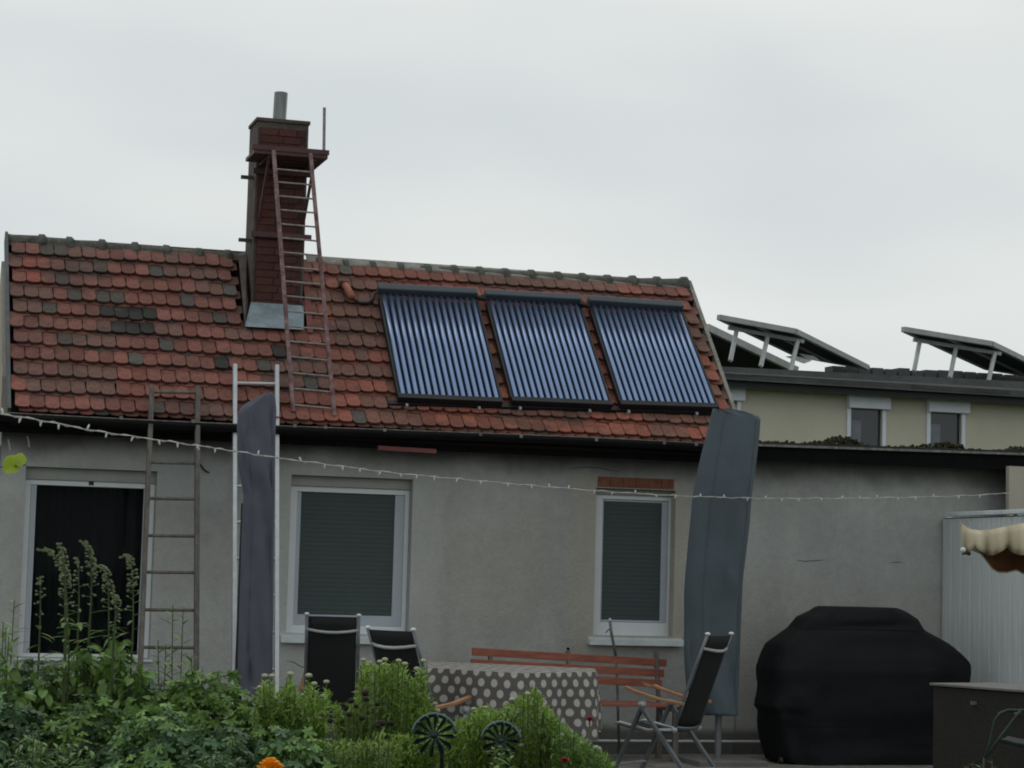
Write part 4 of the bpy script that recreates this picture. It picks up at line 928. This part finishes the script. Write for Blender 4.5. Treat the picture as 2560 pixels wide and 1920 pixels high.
# ================================================================ string of lights
sp = [(-60,1024,8.5),(0,1034,8.9),(130,1056,9.6),(228,1076,10.2),(380,1098,11),(529,1119,11.8),(695,1145,12.8),(840,1164,13.6),(979,1182,14.4),(1240,1206,15.8),(1488,1227,17.0),(1700,1240,17.6),(1895,1246,18.1),(2144,1246,18.5),(2382,1241,18.8),(2523,1233,18.9)]
sl_ = thing('string_lights', pt(1240,1206,15.8), 'pale string of small lights sagging across the whole courtyard', 'string lights')
xs_ = [q[0] for q in sp]; path = []
for i in range(161): x = -60+(2523+60)*i/160; path.append(pt(x, np.interp(x, xs_, [q[1] for q in sp])+.8*math.sin(x*.07)+.6*math.sin(x*.19), np.interp(x, xs_, [q[2] for q in sp])))
MB().tube(path, .0027, 6).build('cable', m_cable, sl_, smooth=True); 
MB().tube([p+Vector((0,.004,.006*math.sin(i*1.7))) for i, p in enumerate(path)], .0020, 5).build('cable', m_cable, sl_, smooth=True)
x = 8
while x < 2500:
    dep = np.interp(x, xs_, [q[2] for q in sp]); y = np.interp(x, xs_, [q[1] for q in sp]); p = pt(x, y, dep); s = rnd.choice((-1,-1,1)); d = Vector((rnd.uniform(-.5,.5), 0, s)).normalized()
    MB().tube([p, p+d*.009, p+d*.021, p+d*.027], [.0035,.0055,.0045,.001], 6).build('bulb', m_cap, sl_, smooth=True)
    x += (58-.004*x)*rnd.uniform(.75,1.3)
for k, (x, y) in enumerate(((24,1120),(72,1112))):
    MB().tube([at(x-4,y-22,-.15), at(x,y-6,-.14), at(x+1,y+6,-.14)], .006, 6).build('lamp_clip', m_cable, label=('left' if k == 0 else 'right')+' small pale clip with wire under the eaves above the tall window', cat='clip')
# ================================================================ planting
def leaf_palm(sz, lobes=5, seed=0):
    r = random.Random(seed); b = MB(); b.v = [Vector((0,0,0)), Vector((0, sz*.42, -.004))]; pts = []
    n = lobes*4
    for i in range(n+1):
        th = rad(-140+280*i/n); ph = (i % 4)/4; rr = (.46,.82,1.0,.80)[i % 4] ; lob = .62+.38*math.cos(th*.6)
        d = sz*.62*rr*lob*r.uniform(.8,1.15); pts.append(Vector((math.sin(th)*d, sz*.42+math.cos(th)*d, -.30*d*d/sz-.10*d*(i % 2)+.04*sz*r.uniform(-1,1))))
    b.v += pts
    b.f = [(1, 2+i+1, 2+i) for i in range(n)]; b.f.append((0,1,2)); b.f.append((0,2+n,1)); return b
def leaf_lance(sz, wd=.2, seed=0):
    b = MB(); k = 5; r = random.Random(seed)
    for i in range(k+1):
        t = i/k; h = math.sin(math.pi*min(1, t*.93+.07))**.8*wd*sz/2*(1 if i < k else .1); z = -.25*sz*t*t
        b.v += [Vector((-h, sz*t, z+.3*h)), Vector((0, sz*t, z)), Vector((h, sz*t, z+.3*h))]
    for i in range(k):
        for j in (0,1): a = i*3+j; b.f.append((a, a+1, a+4, a+3))
    return b
def orient(p, yaw, pitch, roll_, s=1): return Matrix.Translation(p) @ Matrix.Rotation(yaw, 4, 'Z') @ Matrix.Rotation(pitch, 4, 'X') @ Matrix.Rotation(roll_, 4, 'Y') @ Matrix.Scale(s, 4)
palm = {}
def leafset(m, kind):
    k = (m.name, kind)
    if k not in palm:
        if kind == 'palm': palm[k] = [leaf_palm(.1, 5, s) for s in range(4)]
        elif kind == 'ovate': palm[k] = [leaf_lance(.075, .62, s) for s in range(3)]
        else: palm[k] = [leaf_lance(.085, .24, s) for s in range(3)]
        palm[k] = [(b, b.mesh('leaf', m)) for b in palm[k]]
    return palm[k]
def bush(label, px, py, dep, hw_, h, n, m, kind='palm', s0=.75, s1=1.25, drop=.35, seed=1, name='leafy_perennial', group=None, mats=None):
    r = random.Random(seed); top = pt(px, py, dep); c = Vector((top.x, top.y, G+.1)); root = thing(name, Vector((c.x,c.y,G+.08)), label, 'plant', group)
    L_ = []
    for i in range(n):
        u = math.sqrt(r.random()); a = r.uniform(0, 6.283); x, y = math.cos(a)*u*hw_, math.sin(a)*u*hw_
        zs = top.z-drop*u*u*(1+.5*mnoise.noise(Vector((x*6,y*6,seed))))+.06*mnoise.noise(Vector((x*9,y*9,seed+4)))
        z = zs-h*(r.random()**1.5)
        yaw = math.atan2(-x, y)+r.gauss(0,.9); L_.append((Vector((c.x+x, c.y+y, z)), yaw, r.gauss(-.25-.5*u,.35), r.gauss(0,.35), r.uniform(s0,s1), r.random(), zs-z-.6*(-y)*.2))
    L_.sort(key=lambda q: q[6]); rest = MB(); sets = [leafset(mm, kind) for mm in (mats or [m])]
    for i, (p, yw, pi_, ro_, s, q, _) in enumerate(L_):
        ls = sets[int(q*len(sets))]; b, me_ = ls[int(q*97) % len(ls)]; mw = orient(p, yw, pi_, ro_, s)
        if i < 230: inst('leaf', me_, root, mw)
        else: rest.add([mw @ v for v in b.v], b.f)
    if rest.v: rest.build('foliage', m, root, kind='stuff')
    st = MB()
    for p, yw, *_q in L_[::5]: st.tube([Vector((c.x+(p.x-c.x)*.25, c.y+(p.y-c.y)*.25, G+.1)), p.lerp(Vector((c.x,c.y,p.z-.12)),.4)-Vector((0,0,.10)), p], [.0035,.0028,.0015], 4, cap=False)
    st.build('stems', m_stem, root, kind='stuff'); return root
GP = 'lobed leafy perennials in the foreground bed'
B = [ # px, top y, depth, half width, height, n, material list, label
 (95,1650,9.6,.20,.45,330,[lf_blue,lf_dark],'blue green lobed leaves below the sill of the tall dark window'),
 (245,1630,9.8,.17,.45,330,[lf_mid,lf_dark],'mid green leaf clump round the foot of the tall seed stalks'),
 (380,1668,9.5,.19,.45,330,[lf_mid,lf_blue],'leafy clump in front of the foot of the wooden ladder'),
 (520,1672,9.2,.20,.45,340,[lf_light,lf_mid],'brightest lobed leaf clump left of the violet parasol cover foot'),
 (640,1742,8.9,.15,.45,260,[lf_light,lf_mid],'fresh green leaf clump right below the violet parasol cover'),
 (40,1735,8.6,.18,.45,320,[lf_dark,lf_blue],'dark leaf clump at the left picture edge'),
 (215,1745,8.5,.19,.45,330,[lf_dark,lf_mid],'dark leaf clump in the shaded middle of the left bed'),
 (400,1750,8.3,.19,.45,330,[lf_light,lf_blue],'clump of curled pale green leaves low in the left bed'),
 (570,1800,8.1,.18,.45,320,[lf_dark,lf_blue],'dark broad leaved clump above the orange flower'),
 (745,1822,8.0,.17,.40,300,[lf_blue,lf_light],'patch of pale blue green leaves below the feathery bush'),
 (520,1885,7.6,.14,.35,220,[lf_blue,lf_dark],'low blue green leaves left of the orange flower')]
for i, (px, py, dp, hw_, h, n, mm, lab) in enumerate(B): bush(lab, px, py, dp, hw_, h, int(n*2.1), mm[0], 'palm', .38, .82, .22, i+3, group=GP, mats=mm)
for px, py, dp, hw_, n_, lab in ((300,1592,9.45,.11,210,'light leafy tuft between the seed stalks at the right part of the dark window'),(215,1600,9.5,.09,170,'light leafy tuft round the thickest seed stalk'),(345,1640,9.3,.10,170,'leafy tuft at the foot of the wooden ladder left rail'),(110,1640,9.35,.10,170,'small leafy tuft above the thin sill line of the dark window'),(20,1650,9.2,.10,200,'yellowish leafy tuft at the left picture edge')):
    bush(lab, px, py, dp, hw_, .3, n_, lf_light, 'ovate', .5, .95, .30, int(px), name='leafy_tuft', group='light leafy tufts among the seed stalks', mats=[lf_light, lf_mid])
# upright stemmed plants with narrow leaves
def sprig(b, base, top, m_len, n, r, spread=1.0, start=.2):
    """stem with narrow leaves up its length, added to mesh b"""
    for i in range(n):
        t = start+(1-start)*i/n; p = base.lerp(top, t); s = m_len*r.uniform(.45,1.5)*(1-.35*t); yw = i*2.4+r.uniform(-.4,.4)
        q = leaf_lance(s, .26); mw = orient(p, yw, r.uniform(.2,.9) if spread > 0 else .3, 0); b.add([mw @ v for v in q.v], q.f)
def feathery(label, px, tops, dep, m, ln=.036, nleaf=110, bud=True, seed=1, wid=.12, name='feathery_bush', lean=.06, bottom=.35, start=.15, fill=None):
    r = random.Random(seed); t0 = pt(px, 1800, dep); root = thing(name, Vector((t0.x,t0.y,G+.08)), label, 'plant', 'feathery bushes in front of the table')
    lv = MB(); st = MB()
    for (x, y) in tops:
        dp = dep+r.uniform(-.25,.25); tp_ = pt(x, y, dp); bs_ = Vector((t0.x+(tp_.x-t0.x)*.55, tp_.y+r.uniform(-.06,.06), G+.1))
        st.tube([bs_, bs_.lerp(tp_,.5)+Vector((r.uniform(-.02,.02),0,0)), tp_], [.004,.003,.002], 4, cap=False)
        low = bs_.lerp(tp_, bottom); sprig(lv, low, tp_, ln, nleaf, r, start=start)
        if bud and (r.random() < .22 or (x, y) in BUDS):
            MB().ball(tp_+Vector((0,0,.006)), .0135*r.uniform(.8,1.2), 8, 5, (1,1,.6)).build('bud', m_bud, root, smooth=True)
    if fill:
        fx0, fx1, fy, fn = fill
        for i in range(fn):
            x = r.uniform(fx0, fx1); yt = np.interp(x, [q_[0] for q_ in fy], [q_[1] for q_ in fy])+10+r.random()*12
            y = yt+(1960-yt)*r.random()**1.2; p = pt(x, y, dep+r.uniform(-.22,.22))
            q = leaf_lance(r.uniform(.022,.042), .24); mw = orient(p, r.uniform(0,6.28), r.uniform(.2,1.4), r.gauss(0,.3)); lv.add([mw @ v for v in q.v], q.f)
    lv.build('foliage', m, root, kind='stuff'); st.build('stems', m_stem, root, kind='stuff')
    return root
rr = random.Random(11); BUDS = {(662,1693),(680,1693),(726,1688),(772,1692),(816,1708),(908,1653),(962,1652),(996,1655),(1012,1663),(1058,1655),(943,1682)}
def topset(x0, x1, ys, n, j=18): return [(x0+(x1-x0)*(i+.5)/n+rr.uniform(-8,8), np.interp(x0+(x1-x0)*(i+.5)/n, [q[0] for q in ys], [q[1] for q in ys])+abs(rr.gauss(0,j))) for i in range(n)]
ysA = [(640,1720),(662,1693),(700,1725),(725,1690),(755,1745),(775,1692),(800,1760),(815,1712),(850,1770),(890,1740),(908,1655),(965,1652),(1000,1650),(1030,1700),(1056,1655),(1075,1750)]
feathery('feathery green bush with cream buds between the violet parasol cover and the left chair', 720, topset(640,815,ysA,24)+[(662,1693),(680,1693),(726,1688),(772,1692),(816,1708)]+topset(640,820,[(640,1790),(820,1800)],24), 9.0, lf_fev, seed=2, fill=(640,822,ysA,4200))
feathery('tallest feathery bush with cream buds below the two left chairs', 950, topset(860,1085,ysA,26)+[(908,1653),(962,1652),(996,1655),(1012,1663),(1058,1655),(943,1682)]+topset(840,1090,[(840,1780),(1090,1780)],28), 9.2, lf_fev, seed=3, fill=(835,1080,ysA,6000))
ysB = [(1090,1790),(1150,1800),(1200,1760),(1250,1770),(1290,1745),(1340,1714),(1370,1770),(1400,1800),(1450,1840),(1500,1870),(1540,1915)]
feathery('feathery bush rising in front of the middle fold of the dotted cloth', 1300, topset(1170,1400,ysB,30)+topset(1100,1400,[(1100,1850),(1400,1830)],30), 8.6, lf_fev, seed=4, fill=(1095,1405,ysB,4600))
feathery('low feathery bush with pale flecks sloping down to the right of the table', 1450, topset(1380,1535,ysB,22)+topset(1380,1520,[(1380,1870),(1520,1900)],18), 8.4, lf_mid, seed=5, fill=(1375,1530,ysB,1500))
feathery('feathery undergrowth behind the round metal ornaments', 1080, topset(930,1200,[(930,1830),(1200,1830)],34), 8.9, lf_fev, bud=False, seed=6, fill=(930,1200,[(930,1825),(1200,1825)],2000))
feathery('feathery undergrowth at the bottom below the dark dry heads', 860, topset(720,1000,[(720,1855),(1000,1850)],34), 8.2, lf_fev, bud=False, seed=7, fill=(720,1000,[(720,1850),(1000,1845)],1800))
feathery('row of upright narrow leaved shoots in the bottom left corner', 110, topset(0,235,[(0,1860),(60,1835),(120,1860),(190,1850),(235,1885)],16,8), 7.4, lf_light, ln=.06, nleaf=30, bud=False, seed=8, name='leafy_shoots', bottom=.5)
feathery('bright green sprig in front of the right round ornament', 1255, [(1235,1868),(1255,1862),(1275,1870),(1250,1885)], 7.3, lf_light, ln=.06, nleaf=22, bud=False, seed=9, name='leafy_shoots', bottom=.7)
feathery('yellow green sprig left of the orange flower at the bottom', 560, [(530,1885),(560,1878),(590,1888),(510,1895)], 7.2, lf_light, ln=.05, nleaf=20, bud=False, seed=10, name='leafy_shoots', bottom=.7)
feathery('narrow leaved shoots at the left picture edge beside the tall window', 18, [(8,1555),(22,1590),(36,1500),(3,1620),(45,1640),(15,1570),(30,1600)], 9.4, lf_light, ln=.09, nleaf=30, bud=False, seed=12, name='leafy_shoots', bottom=.45)
feathery('pair of leafy shoots in front of the lower rungs of the wooden ladder', 440, [(432,1512),(458,1524),(415,1610),(480,1640),(395,1600)], 9.5, lf_light, ln=.07, nleaf=24, bud=False, seed=13, name='leafy_shoots', bottom=.6)
feathery('pale leafed sprigs at the bottom right corner below the storage box', 2460, [(2432,1903),(2452,1910),(2480,1898),(2420,1912)], 8.0, lf_light, ln=.04, nleaf=9, bud=False, seed=14, name='leafy_shoots', bottom=.8)
# tall arching seed stalks before the dark window
def stalk(label, pts_, dep, seed, thick=.006, leaves=16, pods=34, col=m_pod):
    r = random.Random(seed); P = [pt(x, y, dep) for x, y in pts_]
    sm = []; 
    for i in range(len(P)-1):
        for k in range(4): sm.append(P[i].lerp(P[i+1], k/4))
    sm.append(P[-1]); sm2 = [sm[0]]+[(sm[i-1]+sm[i]*2+sm[i+1])/4 for i in range(1, len(sm)-1)]+[sm[-1]]
    al = [0]
    for i in range(1, len(sm2)): al.append(al[-1]+(sm2[i]-sm2[i-1]).length)
    rs_ = []
    for k in range(25):
        d_ = al[-1]*k/24; i = max(1, next((j for j in range(len(al)) if al[j] >= d_-1e-9), len(al)-1)); u = (d_-al[i-1])/max(1e-9, al[i]-al[i-1]); rs_.append(sm2[i-1].lerp(sm2[i], min(1,u)))
    sm2 = rs_; base = Vector((sm2[0].x, sm2[0].y, G+.08)); root = thing('seed_stalk', base, label, 'plant', 'tall seed stalks before the dark window')
    full = [base]+sm2; MB().tube(full, [thick*(1-.65*i/len(full)) for i in range(len(full))], 6).build('stem', m_stem, root, smooth=True)
    n = len(sm2); pd = MB()
    for k in range(pods*2):
        t = .42+.58*(k/(pods*2))**.85; i = min(n-2, int(t*(n-1))); p = sm2[i].lerp(sm2[i+1], t*(n-1)-i); tip = (t-.42)/.58; off = .034*(1-.70*tip)
        if tip < .35 and k % 3: continue
        d = Vector((r.uniform(-1,1), r.uniform(-.6,.6), r.uniform(-.2,.5))).normalized()*off; pd.tube([p, p+d], .0012, 4, cap=False); pd.ball(p+d, r.uniform(.0045,.0075), 6, 4, (1,1,.8))
    if len(sm2) > 4: pd.tube(sm2[-4:], [.004,.006,.005,.002], 6)
    pd.build('pods', col, root, kind='stuff')
    me_ = leafset(lf_mid, 'lance')
    for k in range(leaves):
        t = r.uniform(0,.45); i = int(t*(n-1)); inst('leaf', me_[k % 3][1], root, orient(sm2[i], r.uniform(0,6.28), r.uniform(-.2,.6), 0, r.uniform(.6,1.1)))
    for k in range(10):
        z = r.uniform(.55,1)*(sm2[0].z-base.z)+base.z; inst('leaf', me_[k % 3][1], root, orient(Vector((base.x,base.y,z)), r.uniform(0,6.28), r.uniform(-.2,.6), 0, r.uniform(.8,1.4)))
    return root
stalk('thickest tall seed stalk, second from the left edge of the dark window', [(162,1680),(164,1560),(163,1460),(160,1400),(155,1372),(143,1358)], 9.3, 1, .0085, 18)
stalk('seed stalk whose tip bends far left, highest left of the dark window', [(172,1660),(168,1500),(160,1430),(142,1392),(122,1376),(98,1374)], 9.4, 2, .005)
stalk('tall straight seed stalk with tip bending left, in the middle of the dark window', [(222,1600),(228,1500),(229,1420),(224,1380),(214,1358),(202,1354)], 9.5, 3, .0055, 5)
stalk('seed stalk with drooping tip right of the window middle', [(272,1600),(272,1500),(270,1450),(262,1425),(245,1417)], 9.4, 4, .005, 6)
stalk('short seed stalk leaning against its taller neighbour before the dark window', [(284,1600),(289,1540),(291,1495),(284,1484)], 9.3, 5, .006, 6, 14)
stalk('seed stalk beside the left rail of the wooden ladder', [(328,1660),(333,1560),(333,1450),(328,1405),(318,1388),(302,1394)], 9.4, 6, .005, 5)
stalk('thin lone seed stalk at the left frame of the dark window', [(98,1620),(101,1530),(101,1470),(100,1440)], 9.6, 7, .005, 5, 10)
stalk('faint slender stalk between the two tallest seed stalks', [(194,1600),(198,1500),(196,1420),(192,1392)], 9.7, 8, .005, 6, 8)
# bright vine leaves at the upper left
v = thing('vine_tendril', pt(-6,1168,7.0), 'two bright yellow green leaves reaching in at the left edge below the light string', 'plant')
MB().tube([pt(-60,1150,7.0), pt(-6,1168,7.0), pt(30,1166,7.0), pt(66,1162,7.0)], .0018, 5).build('stem', m_stem, v, smooth=True)
for (x, y, s, yw) in ((4,1166,1.0,1.2),(38,1152,.72,.4)):
    q = leaf_lance(.085, .8, int(x)); mw = Matrix.Translation(pt(x+8,y+14,6.98)) @ Matrix.Rotation(yw*.6, 4, fwd) @ Matrix.Rotation(rad(70), 4, 'X') @ Matrix.Scale(s*.85, 4); 
    b = MB().add([mw @ w_ for w_ in q.v], q.f); b.build('leaf', lf_yel, v)
# dark dry heads
dh = thing('dry_seed_heads', Vector((*pt(890,1800,8.6).xy, G+.08)), 'cluster of dark brown dried flower heads before the feathery bush', 'plant')
for (x, y, s) in ((913,1733,1.2),(915,1748,1.0),(878,1752,1.1),(863,1770,1.2),(858,1763,.8),(905,1795,1),(943,1760,.9),(825,1802,1.0),(955,1808,1.2),(945,1815,.9),(978,1808,1),(873,1786,1),(968,1842,.9),(890,1765,.8)):
    p = pt(x, y, 8.6+rr.uniform(-.1,.1)); MB().ball(p, .013*s, 8, 6, (1,1,.8)).build('seed_head', m_drypod, dh, smooth=True)
    MB().tube([p, p.lerp(Vector((dh.location.x, dh.location.y, p.z-.35)), .5), Vector((dh.location.x+(p.x-dh.location.x)*.3, dh.location.y, G+.1))], .0022, 5, cap=False).build('stalk', m_stem, dh)
# round ribbed metal ornaments
def ornament(label, px, py, rpx, dep, seed):
    c = pt(px, py, dep); R_ = rpx/FPX*dep; root = thing('round_garden_ornament', Vector((c.x, c.y, G+.08)), label, 'garden ornament', 'round ribbed metal ornaments in the bed')
    nrm = -(fwd*.95-Vector((0,0,.30))).normalized(); ax = nrm.cross(Vector((0,0,1))).normalized(); ay = ax.cross(nrm).normalized(); ay = ay if ay.z > 0 else -ay
    def P(rr_, a, d=0): return c+(ax*math.cos(a)+ay*math.sin(a))*rr_+nrm*d
    for k in range(12):
        a = math.pi*2*k/12+.1; da = .13
        MB().prism([P(R_*.16,a-da*1.2,.01), P(R_*.16,a+da*1.2,.01), P(R_*.80,a+da,.022), P(R_*.97,a+da*.4,.0), P(R_*.97,a-da*.4,.0), P(R_*.80,a-da,.022)], nrm*-.008).build('rib', m_orn, root)
    MB().ball(c, R_*.2, 12, 8, (1,1,.8)).build('hub', m_orn, root, smooth=True)
    dome = MB(); n = 24
    for k in range(n+1):
        a = rad(10)+rad(160)*k/n
        dome.v += [P(R_*.98,a,.0), P(R_*1.06,a,-.02), P(R_*.98,a,-.05)]
    for k in range(n): dome.f += [(3*k,3*k+3,3*k+4,3*k+1),(3*k+1,3*k+4,3*k+5,3*k+2)]
    o = dome.build('rim', m_orn2, root, smooth=True); s_ = o.modifiers.new('s','SOLIDIFY'); s_.thickness = .006
    back = MB(); 
    for k in range(n): back.v.append(P(R_*.93, 2*math.pi*k/n, -.03))
    back.v.append(P(0,0,-.07)); back.f = [(k, (k+1) % n, n) for k in range(n)]; pass
    MB().tube([P(0,0,-.06), P(0,0,-.10)+Vector((.03,0,-.03)), Vector((c.x+.05, c.y+.05, G+.1))], .008, 8).build('stem', m_orn, root, smooth=True)
ornament('large round ribbed dark metal ornament before the left part of the dotted cloth', 1085, 1838, 56, 7.9, 1)
ornament('half hidden round ribbed metal ornament below the middle of the dotted cloth', 1252, 1852, 50, 8.0, 2)
# flowers
def flower(name, label, px, py, dep, R_, m, layers, cat='flower'):
    c = pt(px, py, dep); root = thing(name, Vector((c.x, c.y, G+.08)), label, cat)
    r = random.Random(int(px)); mm = []
    q = MB(); q.v = [Vector((0,0,0)), Vector((-.25,.6,.08)), Vector((-.2,1,.0)), Vector((0,1.05,-.05)), Vector((.2,1,.0)), Vector((.25,.6,.08))]; q.f = [(0,5,4,3),(0,3,2,1)]; me_ = q.mesh('petal', m)
    for la in range(layers):
        for k in range(12):
            inst('petal', me_, root, orient(c+Vector((0,0,.10*R_*la)), 2*math.pi*k/12+la*.26+r.uniform(-.1,.1), .15+.95*la/layers+r.uniform(-.1,.1), r.uniform(-.3,.3), R_*(1-.62*la/layers)))
    MB().ball(c, R_*.3, 8, 6, (1,1,.7)).build('flower_head', m, root, smooth=True); MB().tube([c-Vector((0,0,.004)), Vector((c.x+.02, c.y, G+.1))], .003, 6).build('stem', m_stem, root, smooth=True)
flower('orange_flower', 'orange double flower peeping up at the bottom edge', 676, 1922, 7.2, .045, m_orange, 5)
flower('red_flower', 'small red flower before the right corner of the dotted cloth', 1474, 1801, 8.3, .020, m_red, 3)
flower('red_flower', 'small red flower at the bottom edge below the dotted cloth', 1411, 1904, 7.6, .022, m_red, 3)
